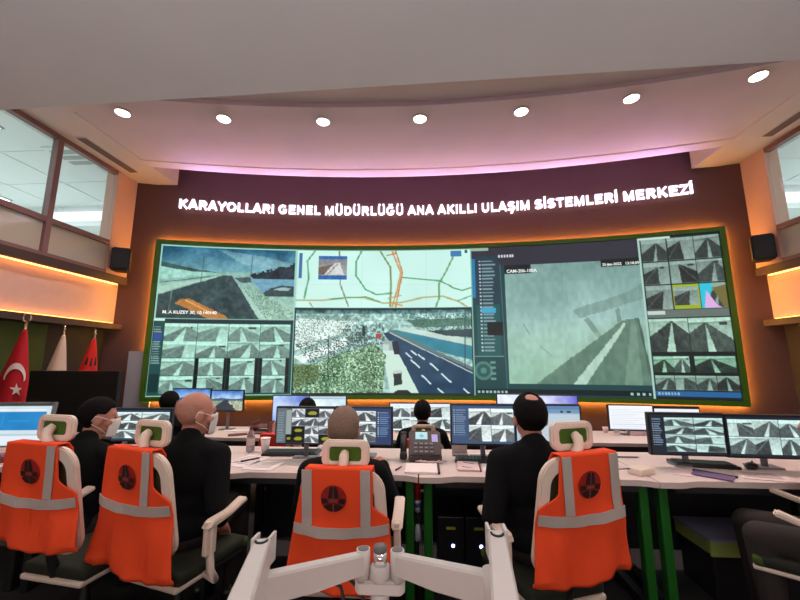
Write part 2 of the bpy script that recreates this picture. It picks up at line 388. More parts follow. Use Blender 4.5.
def big_cam(w=180, h=100):
    p = Pic(w, h, (140, 172, 160)); p.grad(0, .5, (116, 152, 146), (150, 186, 180)); p.grad(.5, 1, (150, 186, 176), (140, 186, 160)); p.noise(.05, 4, seed=5)
    p.poly([(.5, .4), (.9, .27), (1, .2), (1, .33), (.9, .36), (.55, .47)], (104, 134, 126), .55); p.poly([(.58, .49), (.61, .46), (.72, .66), (.69, .68)], (110, 140, 130), .8)
    p.poly([(.8, .4), (.83, .39), (.84, .52), (.81, .53)], (100, 128, 118), .7)
    p.poly([(.84, .5), (.95, .48), (1, .95), (1, 1), (.2, 1)], (92, 124, 108)); p.poly([(.84, .5), (.2, 1), (-.02, 1), (.6, .62)], (150, 184, 162), .5)
    p.poly([(.85, .52), (.87, .53), (.56, 1), (.47, 1)], (172, 204, 186)); p.line([(.87, .53), (.6, 1)], .016, (90, 120, 106)); p.line([(.95, .5), (1, .95)], .03, (70, 98, 86)); p.poly([(.9, .5), (.93, .5), (.94, 1), (.82, 1)], (118, 150, 130), .7)
    p.noise(.04, 40, seed=9); p.line([(.13, .52), (.17, .6)], .014, (120, 150, 140)); p.line([(.25, .7), (.33, .78)], .01, (130, 160, 150))
    return p
def list_ui(p, x0, y0, x1, y1, n, seed=0, col=(130, 165, 165)):
    r = np.random.default_rng(seed)
    for i in range(n):
        y = y0+(y1-y0)*(i+.3)/n; d = (y1-y0)/n*.42
        p.rect(x0, y, x0+(x1-x0)*.1, y+d, (185, 205, 205)); p.rect(x0+(x1-x0)*.18, y, x0+(x1-x0)*r.uniform(.75, 1), y+d, col)

def wall_picture(W=960, H=268):
    p = Pic(W, H, (150, 205, 190))
    p.blit(photo_valley(), .003, .012, .2435, .497)
    # tiled camera client, lower left
    p.rect(.001, .505, .246, .992, (28, 74, 72)); p.rect(.019, .508, .246, .53, (30, 52, 56)); p.rect(.001, .505, .019, .52, (190, 235, 225))
    list_ui(p, .003, .55, .0165, .80, 16, 3); p.rect(.0035, .60, .0165, .64, (52, 80, 150))
    p.rect(.002, .86, .018, .97, (18, 50, 50))
    rows = [(.535, .648), (.650, .757), (.760, .868), (.872, .980)]
    k = 0
    for ri, (y0, y1) in enumerate(rows):
        for ci in range(4):
            x0 = .0195+ci*.0556; x1 = x0+.0545
            if ri >= 2 and ci > 0: p.rect(x0, y0, x1, y1, (14, 22, 22)); x0 += .006; x1 -= .006
            p.blit(road_cam(100+k, (.80, 1.0, .93), 1.06, contrast=.62), x0, y0, x1, y1); k += 1
    p.blit(map_pic(), .2475, .0, .585, .412); p.rect(.2475, .0, .585, .006, (120, 170, 150))
    p.rect(.2465, .414, .5865, 1., (30, 42, 40)); p.blit(photo_city(), .250, .43, .5835, .985)
    # big single-camera window
    p.rect(.5865, 0, .8815, 1, (26, 66, 68)); p.rect(.5865, .0, .8815, .13, (46, 48, 58)); p.rect(.5865, .0, .62, .022, (150, 175, 150))
    p.rect(.5875, .08, .594, .35, (36, 120, 165)); p.rect(.594, .06, .638, .75, (34, 58, 72)); p.rect(.594, .4, .638, .75, (30, 84, 84))
    list_ui(p, .601, .085, .632, .72, 26, 8, (120, 150, 155)); p.rect(.603, .42, .63, .455, (60, 160, 200)); p.rect(.612, .52, .643, .61, (14, 22, 24))
    for i in range(6): p.rect(.639+i*.005, .055, .642+i*.005, .075, (205, 210, 210))
    p.line([(.641, .12), (.645, .95)], .004, (80, 120, 120)); p.line([(.589, .745), (.641, .745)], .006, (110, 160, 150))
    for rr, cc in ((.06, (70, 120, 112)), (.042, (34, 84, 82)), (.02, (80, 130, 120))):
        m = ((p.X-.603)*W/H)**2+((p.Y-.84))**2 < rr**2; p.a[m] = np.array(cc)/255.
    for i in range(4): p.rect(.616, .78+i*.035, .626, .795+i*.035, (96, 144, 136))
    p.blit(big_cam(), .649, .130, .8805, .92); p.rect(.649, .13, .697, .192, (16, 28, 26)); p.rect(.818, .122, .8805, .172, (16, 26, 24))
    p.rect(.5865, .955, .8815, .99, (14, 30, 32))
    for i in range(8): p.rect(.592+i*.007, .965, .596+i*.007, .982, (150, 185, 180))
    for i in range(4): p.rect(.846+i*.009, .965, .850+i*.009, .980, (160, 190, 185))
    p.rect(.8805, 0, .8825, 1, (170, 200, 190)); p.rect(.5855, 0, .587, 1, (120, 180, 165))
    # right hand camera client
    p.rect(.883, 0, 1, 1, (22, 34, 34)); p.rect(.883, 0, .93, .015, (190, 215, 205))
    cs = [.884, .9235, .963, .9995]
    for ri, (y0, y1) in enumerate([(.016, .155), (.163, .305), (.315, .462)]):
        for ci in range(3):
            q = road_cam(210+ri*3+ci, (.80, .92, .88), .82)
            if ri == 2 and ci == 2:
                q.poly([(0, 0), (.5, 0), (.3, 1), (0, 1)], (40, 190, 215)); q.poly([(.25, .3), (.6, .9), (.8, 1), (.1, 1)], (215, 170, 220)); q.poly([(.5, .2), (1, .1), (1, 1), (.85, 1)], (110, 105, 60))
            x0, x1 = cs[ci]+.001, cs[ci+1]-.001
            if ri == 2 and ci == 1: p.rect(x0, y0, x1, y1, (150, 170, 40)); p.blit(q, x0+.002, y0+.012, x1-.002, y1-.022)
            else: p.blit(q, x0, y0, x1, y1)
    p.rect(.884, .466, .999, .515, (98, 112, 108)); p.rect(.884, .472, .91, .492, (190, 205, 200))
    for ci in range(2): p.blit(road_cam(240+ci, (.82, .98, .90), .98), .8845+ci*.0575, .522, .941+ci*.058, .722)
    q = road_cam(251, (.75, 1, .85), .9); p.blit(q, .8855, .745, .915, .845); p.blit(road_cam(252, (.8, .98, .9), 1), .915, .745, .936, .845)
    p.blit(road_cam(253, (.75, .98, .85), .9), .9435, .745, .998, .845)
    for ci in range(4): p.blit(road_cam(260+ci, (.8, .95, .88), .85), .885+ci*.0287, .862, .9125+ci*.0287, .945)
    p.rect(.884, .952, .999, .98, (40, 96, 150))
    for i in range(7): p.rect(.888+i*.0045, .96, .8905+i*.0045, .975, (140, 180, 200))
    p.a = np.clip(p.a, 0, 1)
    return p

def pic_client(seed, rows, cols, side='l', tint=(.93, 1, 1), bg=(46, 66, 92), bright=1.12, w=120, h=72, frac=.2):
    p = Pic(w, h, bg); x0, x1 = (frac, .985) if side == 'l' else (.015, 1-frac)
    if side == 'l': list_ui(p, .03, .1, frac-.04, .8, 12, seed, (120, 140, 165))
    else: list_ui(p, 1-frac+.03, .1, .97, .8, 12, seed, (110, 140, 180))
    for i in range(rows):
        for j in range(cols):
            dx = (x1-x0)/cols; dy = .86/rows
            p.blit(road_cam(seed*31+i*7+j, tint, bright), x0+j*dx+.004, .08+i*dy+.008, x0+(j+1)*dx-.004, .08+(i+1)*dy-.008)
    return p
def pic_yellow(w=120, h=72):
    p = Pic(w, h, (70, 82, 92)); p.rect(0, 0, .17, 1, (96, 108, 116)); list_ui(p, .03, .1, .14, .95, 12, 5, (130, 145, 150))
    p.rect(.17, .05, .26, .95, (150, 160, 155))
    cols = [(.27, .49), (.5, .735), (.745, .98)]; rows = [(.03, .27), (.28, .52), (.53, .745), (.755, .98)]
    dark = {(0, 1), (2, 0), (3, 0), (3, 2)}
    for i, (y0, y1) in enumerate(rows):
        for j, (x0, x1) in enumerate(cols):
            if (i, j) in dark:
                p.rect(x0, y0, x1, y1, (12, 14, 12)); p.poly([(x0+.04, (y0+y1)/2), (x0+.08, y0+.07), (x1-.06, y0+.07), (x1-.03, (y0+y1)/2), (x1-.06, y1-.07), (x0+.06, y1-.07)], (148, 150, 50))
            else: p.blit(road_cam(900+i*5+j, (.96, .97, 1), 1.12), x0, y0, x1, y1)
    p.rect(.17, .755, .27, .98, (12, 14, 12)); p.rect(.19, .83, .25, .9, (140, 140, 50))
    return p
def pic_laptop(w=110, h=80):
    p = Pic(w, h, (205, 222, 228)); p.rect(0, 0, 1, .06, (60, 66, 70)); p.rect(.2, .14, .92, .18, (225, 240, 240)); p.rect(.2, .2, .94, .64, (38, 132, 196)); p.noise(.03, 6, seed=2)
    p.rect(0, .72, 1, .76, (176, 200, 214)); p.rect(.0, .78, 1, .96, (222, 232, 240)); p.rect(.58, .86, .61, .9, (100, 110, 120)); p.line([(.3, .3), (.3, .55)], .01, (90, 170, 215)); p.line([(.4, .42), (.7, .42)], .015, (80, 160, 210)); return p
def pic_landscape(seed, w=90, h=56):
    p = Pic(w, h); p.grad(0, .45, (66, 120, 200), (190, 215, 235)); p.grad(.45, 1, (120, 140, 120), (150, 150, 120)); p.noise(.12, 8, seed=seed, m=(p.Y < .45))
    p.poly([(0, .42), (.3, .36), (.7, .42), (1, .38), (1, .5), (0, .5)], (70, 100, 130)); p.poly([(.42, .46), (.52, .46), (.85, 1), (.1, 1), (.05, .85)], (58, 62, 70)); p.speck([(.5, .5), (1, .5), (1, 1), (.8, 1)], (200, 205, 180), .5, 26, seed); p.speck([(0, .55), (.35, .5), (.1, .85), (0, 1)], (170, 175, 150), .5, 26, seed+1)
    p.noise(.05, 40, seed=seed); return p
def pic_glow(c0, c1, spot=(255, 255, 255), w=90, h=56, bar=False, seed=1):
    p = Pic(w, h); t = p.X[..., None]*.7+p.Y[..., None]*.3
    p.a = (np.array(c0)*(1-t)+np.array(c1)*t)/255.
    d = np.exp(-(((p.X-.45)/.35)**2+((p.Y-.55)/.3)**2))[..., None]; p.a = p.a*(1-.75*d)+np.array(spot)/255.*.75*d; p.noise(.08, 9, seed=seed)
    if bar: p.rect(0, .04, 1, .1, (160, 195, 215)); p.rect(0, 0, 1, .03, (235, 240, 245))
    return p
def pic_doc(w=90, h=56, top=(250, 250, 252)):
    p = Pic(w, h, (236, 240, 246)); p.rect(0, 0, 1, .08, top)
    for i in range(9): p.rect(.06, .18+i*.085, .5+.4*((i*37) % 10)/10, .2+i*.085, (205, 214, 226))
    p.rect(0, .94, 1, 1, (200, 215, 235)); return p
def pic_window(w=100, h=60):
    p = Pic(w, h, (170, 190, 206)); p.rect(0, 0, 1, .1, (86, 126, 170)); p.rect(0, .1, 1, .2, (112, 146, 178)); p.rect(.2, .24, .98, .95, (184, 200, 212)); p.rect(.7, .14, .74, .18, (30, 40, 60)); p.rect(.8, .14, .86, .18, (30, 40, 60)); list_ui(p, .02, .26, .17, .85, 8, 2, (120, 150, 180)); return p

def screen_grid(pic, fn, W, H):
    """grid mesh carrying the picture as a colour attribute; fn(u,v)->point, u,v in 0..1 (v down)"""
    a = pic.linear(); h, w = a.shape[:2]
    vs = []; cs = []
    for j in range(h):
        for i in range(w):
            vs.append(fn(i/(w-1), j/(h-1)))
    fs = [(j*w+i, (j+1)*w+i, (j+1)*w+i+1, j*w+i+1) for j in range(h-1) for i in range(w-1)]
    me = bpy.data.meshes.new('screen'); me.from_pydata(vs, [], fs)
    at = me.color_attributes.new('picture', 'FLOAT_COLOR', 'POINT')
    c4 = np.ones((h*w, 4), np.float32); c4[:, :3] = a.reshape(-1, 3); at.data.foreach_set('color', c4.ravel())
    me.materials.append(M['screen'])
    return me

# ------------------------------------------------------------------ camera (ultra-wide phone held at standing chest height)
CAM_H = 1.42
cam = bpy.data.cameras.new('camera'); co = bpy.data.objects.new('camera', cam); COL.objects.link(co)
cam.sensor_width = 36; cam.lens = 370/800*36; cam.clip_start = .02; cam.clip_end = 60
co.location = (0, 0, CAM_H); co.rotation_euler = (math.radians(90+9.2), 0, math.radians(3.8))
SC.camera = co

# ------------------------------------------------------------------ room geometry
R = 16.4; YW = 6.55; YC = YW-R            # concave front wall: radius, middle depth
def wall_pt(x, z, off=0.):                 # off > 0 comes out of the wall into the room
    th = math.asin(x/R); return ((R-off)*math.sin(th), YC+(R-off)*math.cos(th), z)
LOW = -.15                                 # front half of the floor is one step down
ROOM = 5.0
def arc_pts(x0, x1, n, off): return [wall_pt(x0+(x1-x0)*i/n, 0, off)[:2] for i in range(n+1)]

# floors
b = NB(); box(b, (0, .3, -.1), (11.6, 5.7, .2)); struct('floor', b, M['carpet'])
b = NB(); box(b, (0, 5.2, LOW-.1), (11.6, 4.1, .2)); struct('floor_step', b, M['carpet'])
# front wall (curved)
def arc_wall(z0, z1, x0, x1, o0, o1, n=48):
    bm = NB(); prism(bm, arc_pts(x0, x1, n, o0)+arc_pts(x0, x1, n, o1)[::-1], z0, z1); return bm
struct('wall_front', arc_wall(LOW, 5.3, -5.2, 5.2, -.15, 0), M['brown'])

# side walls, both mirrored
for s, nm in ((-1, 'left'), (1, 'right')):
    X = s*ROOM
    b = NB(); box(b, (s*(ROOM+.16), 2.55, 2.33), (.12, 7.0, .66)); struct('wall_%s' % nm, b, M['pinkwall'])
    b = NB(); box(b, (s*(ROOM+.25), 2.55, .9), (.1, 7.0, 2.1)); struct('wall_%s_lower' % nm, b, M['darkwall'])
    b = NB(); box(b, (s*(ROOM+.11), 2.45, 1.955), (.26, 6.7, .09)); struct('trim_%d' % (1 if s < 0 else 3), b, M['ledge'])
    b = NB(); box(b, (s*(ROOM+.11), 2.45, 2.715), (.26, 6.7, .12)); struct('trim_%d' % (2 if s < 0 else 4), b, M['ledge'])
    # pale end column against the front wall
    b = NB(); box(b, (s*(ROOM+.09), 5.56, 3.64), (.2, .40, 1.72)); struct('column_%s' % nm, b, M['column'])
    # windows: rails, mullions, panes
    w = thing('window_%d' % (1 if s < 0 else 2), None, None); w['kind'] = 'structure'
    fb = NB()
    box(fb, (X+s*.03, 2.7, 4.455), (.08, 5.3, .07)); box(fb, (X+s*.03, 2.7, 3.27), (.08, 5.3, .075)); box(fb, (X+s*.03, 2.7, 2.80), (.08, 5.3, .05))
    for y in (4.39, 3.2, 2.0, .8): box(fb, (X+s*.03, y, 3.62), (.09, .075, 1.66))
    obj('window_frame', fb, M['mullion'], w)
    ys = [5.36, 4.43, 3.24, 2.04, .84]
    for k in range(4):
        y0, y1 = ys[k+1] if k else 4.43, ys[k]
        y1 = (ys[k]-.075) if k else 5.36; y0 = ys[k+1]
        g = NB(); box(g, (X+s*.04, (y0+y1)/2, 3.86), (.012, y1-y0, 1.12)); obj('pane', g, M['glass'], w)
        g = NB(); box(g, (X+s*.04, (y0+y1)/2, 3.03), (.02, y1-y0, .42)); obj('infill_panel', g, M['frosted'], w)
# dark end panels closing the near part of the room
b = NB(); box(b, (0, -1.6, 1.5), (11.2, .1, 3.2)); struct('wall_back', b, M['pinkwall'])
b = NB(); box(b, (-5.19, 3.0, 1.0), (.05, 3.5, 1.8)); struct('wall_left_panel', b, M['greenwall'])
# grey door beside the front wall, left corner
dr = thing('door_1', None, None); dr['kind'] = 'structure'
b = NB(); xs = [-4.82, -4.46]
prism(b, arc_pts(-4.82, -4.46, 6, .02)+arc_pts(-4.82, -4.46, 6, .06)[::-1], LOW, 1.56); obj('door_leaf', b, M['doorgrey'], dr)
b = NB(); p = wall_pt(-4.52, .9, .09); box(b, p, (.02, .05, .12), bev=.005); obj('door_handle', b, M['chrome'], dr)

# ceiling: low near soffit, then the high ceiling with a curved tray
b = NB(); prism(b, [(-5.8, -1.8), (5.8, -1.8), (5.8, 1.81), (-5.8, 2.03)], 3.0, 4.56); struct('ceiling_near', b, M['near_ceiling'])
def arcY(x, mid, R2): return mid-R2+math.sqrt(R2*R2-x*x)
def arc_plate(ya, yb, z0, z1, xw, n=40):
    """plate between two depth curves"""
    bm = NB(); xs = [-xw+2*xw*i/n for i in range(n+1)]
    prism(bm, [(x, ya(x)) for x in xs]+[(x, yb(x)) for x in xs[::-1]], z0, z1); return bm
A = lambda x: arcY(x, 4.05, 16.7)
Bc = lambda x: arcY(x, 4.40, 18.2)
TF = lambda x: arcY(x, 5.62, 17.2)
SF = lambda x: arcY(x, 5.86, 16.2)
XT = 4.36
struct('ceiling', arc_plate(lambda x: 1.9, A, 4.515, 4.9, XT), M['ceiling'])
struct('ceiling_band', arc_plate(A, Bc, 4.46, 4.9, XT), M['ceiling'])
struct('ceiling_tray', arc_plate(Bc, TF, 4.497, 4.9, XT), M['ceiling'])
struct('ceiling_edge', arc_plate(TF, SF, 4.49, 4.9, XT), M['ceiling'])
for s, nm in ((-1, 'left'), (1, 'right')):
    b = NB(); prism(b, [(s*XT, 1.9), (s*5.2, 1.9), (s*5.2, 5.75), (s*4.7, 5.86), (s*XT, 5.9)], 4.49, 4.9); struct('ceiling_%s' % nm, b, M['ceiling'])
b = NB(); box(b, (0, 4.3, 5.3), (11.6, 5.4, .1)); struct('ceiling_upper', b, M['darkwall'])

# ------------------------------------------------------------------ offices behind the upper windows
for s, nm in ((-1, 'left'), (1, 'right')):
    x0, x1 = s*5.3, s*10.5; xm = (x0+x1)/2; wd = 5.2
    b = NB(); box(b, (xm, 4.5, 2.62), (wd, 8, .1)); struct('floor_office_%s' % nm, b, M['officegrey'])
    b = NB(); box(b, (xm, 4.5, 4.93), (wd, 8, .1)); 
    for i in range(7): box(b, (xm, .9+i*1.1, 4.875), (wd, .02, .012))
    for i in range(4): box(b, (s*(5.9+i*1.2), 4.5, 4.875), (.02, 8, .012))
    struct('ceiling_office_%s' % nm, b, M['office'])
    b = NB(); box(b, (xm, 8.45, 3.8), (wd, .1, 2.4)); struct('wall_office_%s_end' % nm, b, M['office'])
    b = NB(); box(b, (s*10.5, 4.5, 3.8), (.1, 8, 2.4)); struct('wall_office_%s_side' % nm, b, M['office'])
    b = NB(); box(b, (xm, .45, 3.8), (wd, .1, 2.4)); struct('wall_office_%s_near' % nm, b, M['office'])
    b = NB(); box(b, (xm, 7.6, 4.62), (wd, .3, .22)); struct('trim_office_%s_beam' % nm, b, M['office'])
    b = NB(); box(b, (s*6.75, 7.55, 3.78), (.22, .3, 2.2)); struct('column_office_%s' % nm, b, M['officegrey'])
    ow = thing('window_%d' % (3 if s < 0 else 4), None, None); ow['kind'] = 'structure'
    b = NB(); box(b, (s*7.95, 8.385, 3.85), (1.9, .03, 1.05)); obj('pane', b, M['officelight'], ow)
    b = NB()
    for xx in (6.98, 7.95, 8.92): box(b, (s*xx, 8.36, 3.85), (.06, .05, 1.15))
    for zz in (3.3, 4.4): box(b, (s*7.95, 8.36, zz), (2.0, .05, .06))
    obj('window_frame', b, M['officegrey'], ow)
    g = 'recessed office ceiling panels'
    for k, (xx, yy, lb) in enumerate([(6.6, 4.4, 'near'), (9.3, 6.8, 'far'), (8.6, 5.4, 'middle')]):
        t = thing('ceiling_panel_light', 'bright square ceiling light in the office behind the upper %s windows, the %s one' % (nm, {'near': 'nearest', 'far': 'farthest', 'middle': 'outermost'}[lb]), 'ceiling light', (s*xx, yy, 4.875), 0, g)
        b = NB(); box(b, (0, 0, -.008), (.6, .6, .016)); obj('light_frame', b, M['officegrey'], t)
        b = NB(); box(b, (0, 0, -.02), (.54, .54, .01)); obj('diffuser', b, M['tubelamp'], t)
    L = bpy.data.lights.new('office_light', 'AREA'); L.shape = 'RECTANGLE'; L.size = 3.6; L.size_y = 5; L.energy = 190; L.color = (.93, 1, .99)
    lo = bpy.data.objects.new('office_light', L); COL.objects.link(lo); lo.location = (s*8, 4.8, 4.84)
t = thing('air_diffuser', 'grey square air diffuser in the office ceiling seen through the upper left glass', 'vent', (-5.95, 5.5, 4.875))
b = NB(); box(b, (0, 0, -.012), (.62, .62, .02)); obj('vent_frame', b, M['office'], t)
for k in range(3): b = NB(); box(b, (0, -.17+.17*k, -.026), (.5, .1, .012)); obj('blade', b, M['officegrey'], t)

# ------------------------------------------------------------------ orange light strips of the side walls
for s, nm in ((-1, 'left'), (1, 'right')):
    for z, lb in ((2.648, 'upper'), (2.007, 'lower')):
        b = NB(); box(b, (s*(ROOM+.055), 2.4, z), (.035, 6.5, .012))
        o = obj('led_strip', b, M['ledband']); tag(o, 'glowing orange light strip along the %s edge of the pale band on the %s wall' % (lb, nm), 'light strip', 'light strips along the side walls')

# ------------------------------------------------------------------ air vents in the side ceilings
for s, nm, y in ((-1, 'left', 4.92), (1, 'right', 4.55)):
    t = thing('linear_vent', 'long slotted air vent in the ceiling above the %s windows' % nm, 'vent', (s*4.77, y, 4.49), 0, 'linear ceiling vents')
    b = NB(); box(b, (0, 0, -.004), (.16, 1.0, .008)); obj('vent_frame', b, M['trimwhite'], t)
    b = NB(); box(b, (0, 0, -.009), (.13, .96, .004)); obj('duct_opening', b, M['ventdark'], t)
    for k in range(4): b = NB(); box(b, (-.048+.032*k, 0, -.013), (.010, .96, .006)); obj('slat', b, M['slat'], t)

# ------------------------------------------------------------------ ceiling spotlights
SPOTS = [(-3.71, 3.925), (-2.52, 4.12), (-1.275, 4.26), (-.03, 4.285), (1.22, 4.23), (2.45, 4.08), (3.63, 3.81)]
names = ['leftmost of the seven', 'second from the left of the seven', 'third from the left of the seven', 'middle one of the seven', 'third from the right of the seven', 'second from the right of the seven', 'rightmost of the seven']
for k, (x, y) in enumerate(SPOTS):
    zc = 4.46
    t = thing('ceiling_spotlight', 'round bright recessed spotlight in the curved ceiling band, %s' % names[k], 'spotlight', (x, y, zc), 0, 'round ceiling spotlights')
    b = NB(); ring_plate(b, [(.095*math.cos(a), .095*math.sin(a)) for a in np.linspace(0, 2*PI, 25)[:-1]], [(.078*math.cos(a), .078*math.sin(a)) for a in np.linspace(0, 2*PI, 25)[:-1]], -.02, 0, lambda a, b_, d: (a, b_, d)); obj('trim_ring', b, M['trimwhite'], t)
    b = NB(); lathe(b, [(.077, -.014), (.077, -.002)]); obj('lamp', b, M['spotlamp'], t)
    L = bpy.data.lights.new('spot_beam', 'SPOT'); L.energy = 120; L.spot_size = math.radians(125); L.spot_blend = .7; L.shadow_soft_size = .08; L.color = (1, .80, .74)
    lo = bpy.data.objects.new('spot_beam', L); COL.objects.link(lo); lo.location = (x, y, zc-.04)

# lamps of the near, lower ceiling (overhead and behind the viewpoint)
for x in (-2.6, -.9, .9, 2.6):
    for y in (1.2, -.4):
        L = bpy.data.lights.new('downlight', 'SPOT'); L.energy = 24; L.spot_size = math.radians(140); L.spot_blend = .8; L.shadow_soft_size = .12; L.color = (1, .84, .78)
        lo = bpy.data.objects.new('downlight', L); COL.objects.link(lo); lo.location = (x, y, 2.96)

# concealed warm pink strip in the step above the spotlight band, then added fill lamps
bm = arc_plate(lambda x: Bc(x)+.006, lambda x: Bc(x)+.012, 4.478, 4.492, 4.2)
tag(obj('led_strip', bm, mat('pink_led', (1, .5, .45), .5, emit=(1., .36, .30), estr=1.5)), 'concealed pink light strip in the step behind the band of ceiling spotlights', 'light strip')
for k in range(7):
    x = -3.6+1.2*k; p = wall_pt(x, 4.31, .16)
    L = bpy.data.lights.new('violet_fill', 'AREA'); L.shape = 'RECTANGLE'; L.size = 1.0; L.size_y = .05; L.energy = 11; L.color = (.60, .42, 1); L.spread = math.radians(95)  # added lamps without fixtures, imitating the lettering's violet glow on the ceiling
    lo = bpy.data.objects.new('violet_fill', L); COL.objects.link(lo); lo.location = p
    lo.rotation_euler = (math.radians(-(180-58)), 0, -x/R)
L = bpy.data.lights.new('rear_fill', 'AREA'); L.shape = 'RECTANGLE'; L.size = 6; L.size_y = 1.2; L.energy = 95; L.color = (.97, .98, 1)  # added unseen fill behind the camera, tilted up to brighten the near ceiling
lo = bpy.data.objects.new('rear_fill', L); COL.objects.link(lo); lo.location = (0, -1.5, 1.9); lo.rotation_euler = (math.radians(132), 0, 0)

# ------------------------------------------------------------------ the video wall
VL, VR = 4.50, 4.575; Z0, Z1 = .835, 3.375
vw = thing('video_wall', 'huge curved wall of joined screens showing road cameras and a traffic map in a green frame', 'video wall')
thL0, thR0 = -math.asin(VL/R), math.asin(VR/R)
def vw_pt(u, v, off=.12):
    th = thL0+(thR0-thL0)*u; return ((R-off)*math.sin(th), YC+(R-off)*math.cos(th), Z1-(Z1-Z0)*v)
big = wall_picture()
lin_big = big.a
NP, NR = 8, 4
pw, ph = big.w//NP, big.h//NR
for r_ in range(NR):
    for c_ in range(NP):
        q = Pic(pw, ph); q.a = lin_big[r_*ph:(r_+1)*ph, c_*pw:(c_+1)*pw]
        e = .00006
        u0, u1 = c_/NP+e, (c_+1)/NP-e; v0, v1 = r_/NR+e*2, (r_+1)/NR-e*2
        me = screen_grid(q, lambda a, b_: vw_pt(u0+(u1-u0)*a, v0+(v1-v0)*b_), 0, 0)
        o = bpy.data.objects.new('display_panel', me); link(o, vw)
# dark backing, green frame and the light strip behind it
def arc_strip(xa, xb, z0, z1, o0, o1, n=40):
    bm = NB(); prism(bm, arc_pts(xa, xb, n, o0)+arc_pts(xa, xb, n, o1)[::-1], z0, z1); return bm
obj('backing', arc_strip(-VL-.02, VR+.02, Z0-.01, Z1+.01, .07, .115), M['black'], vw)
fb = arc_strip(-VL-.075, VR+.075, Z1+.004, Z1+.075, .075, .15)
prism(fb, arc_pts(-VL-.075, VR+.075, 40, .075)+arc_pts(-VL-.075, VR+.075, 40, .15)[::-1], Z0-.075, Z0-.004)
for s in (-1, 1):
    V = VL if s < 0 else VR; a, c = sorted((s*(V+.006), s*(V+.078)))
    prism(fb, arc_pts(a, c, 2, .075)+arc_pts(a, c, 2, .15)[::-1], Z0-.075, Z1+.075)
obj('frame', fb, M['framegreen'], vw)
def halo():
    L, Rr, zt, zb, q = VL+.042, VR+.042, Z1+.044, Z0-.044, .03
    lb = arc_strip(-L-q, Rr+q, zt, zt+q, .03, .06)
    prism(lb, arc_pts(-L-q, Rr+q, 40, .03)+arc_pts(-L-q, Rr+q, 40, .06)[::-1], zb-q, zb)
    for s, V in ((-1, L), (1, Rr)):
        a, c = sorted((s*V, s*(V+q)))
        prism(lb, arc_pts(a, c, 2, .03)+arc_pts(a, c, 2, .06)[::-1], zb, zt)
    return lb
obj('led_strip', halo(), M['led'], vw)
def arc_text(s, size, u, v, col, parent, name, off=.124):
    me = text_mesh(s, size, 0.001, size*.02)
    p0 = vw_pt(u, v)
    th0 = thL0+(thR0-thL0)*u
    for vt in me.vertices:
        th = th0+vt.co.x/R; vt.co = ((R-off-vt.co.z)*math.sin(th), YC+(R-off-vt.co.z)*math.cos(th), p0[2]+vt.co.y)
    me.materials.clear(); me.materials.append(col)
    o = bpy.data.objects.new(name, me); link(o, parent); return o
TXT = mat('caption_glow', (.8, .85, .85), .5, emit=rgb(200, 215, 210), estr=1.)
arc_text('CAM-206-100A', .078, .6525, .183, TXT, vw, 'caption')
arc_text('25-Jan-2022   13:18:59', .060, .8200, .165, TXT, vw, 'caption')
arc_text('M. A KUZEY 30, 10.140140', .075, .013, .468, TXT, vw, 'caption')

# ------------------------------------------------------------------ the lit lettering
sg = thing('wall_sign', 'white illuminated capital letters in one long line above the video wall', 'sign')
TITLE = 'KARAYOLLARI GENEL MÜDÜRLÜĞÜ ANA AKILLI ULAŞIM SİSTEMLERİ MERKEZİ'
def arcp(cx, cy, rx, ry, a0, a1, n=14): return [(cx+rx*math.cos(math.radians(a0+(a1-a0)*k/n)), cy+ry*math.sin(math.radians(a0+(a1-a0)*k/n))) for k in range(n+1)]
SW = .142                                     # stroke width, cap height .716
h = SW/2; T = .716
GL = {
 'K': (.72, [[(.09+h, 0), (.09+h, T)], [(.62, T), (.17, .27)], [(.30, .40), (.64, 0)]]),
 'A': (.72, [[(.07, 0), (.335, T-.02), (.385, T-.02), (.65, 0)], [(.17, .22), (.55, .22)]]),
 'R': (.72, [[(.09+h, 0), (.09+h, T-h), (.40, T-h)]+arcp(.42, .50, .15, T-h-.50, 90, -90)+[(.16, .355)], [(.42, .32), (.62, 0)]]),
 'Y': (.67, [[(.05, T), (.335, .30), (.62, T)], [(.335, .33), (.335, 0)]]),
 'O': (.78, [arcp(.39, T/2, .28, T/2-h+.01, 0, 360, 28)]),
 'L': (.61, [[(.09+h, T), (.09+h, h), (.56, h)]]),
 'I': (.28, [[(.14, 0), (.14, T)]]),
 'G': (.78, [arcp(.39, T/2, .28, T/2-h+.01, 48, 330, 24)+[(.63, .2), (.63, .31), (.40, .31)]]),
 'E': (.67, [[(.61, h), (.09+h, h), (.09+h, T-h), (.60, T-h)], [(.12, .37), (.56, .37)]]),
 'N': (.72, [[(.08+h, 0), (.08+h, T)], [(.08+h, T-.05), (.64-h, .05)], [(.64-h, 0), (.64-h, T)]]),
 'M': (.83, [[(.08+h, 0), (.08+h, T)], [(.10+h, T-.05), (.415, .06), (.73-h, T-.05)], [(.75-h, 0), (.75-h, T)]]),
 'U': (.72, [[(.08+h, T), (.08+h, .27)]+arcp(.36, .27, .21, .27-h+.01, 180, 360)+[(.64-h, T)]]),
 'D': (.72, [[(.09+h, h), (.09+h, T-h), (.33, T-h)]+arcp(.35, T/2, .25, T/2-h, 90, -90)+[(.16, h)]]),
 'S': (.67, [arcp(.335, .525, .205, .13, 20, 190, 12)+arcp(.345, .50, .22, .125, 205, 265, 5)+arcp(.335, .20, .225, .175, 80, -20, 8)+arcp(.335, .195, .225, .135, -25, -165, 12)]),
 'T': (.61, [[(.03, T-h), (.58, T-h)], [(.305, T-h), (.305, 0)]]),
 'Z': (.61, [[(.05, T-h), (.53, T-h), (.09, h), (.57, h)]]),
}
GL['Ü'] = (.72, GL['U'][1]+[[(.20, .80), (.20, .915)], [(.52, .80), (.52, .915)]])
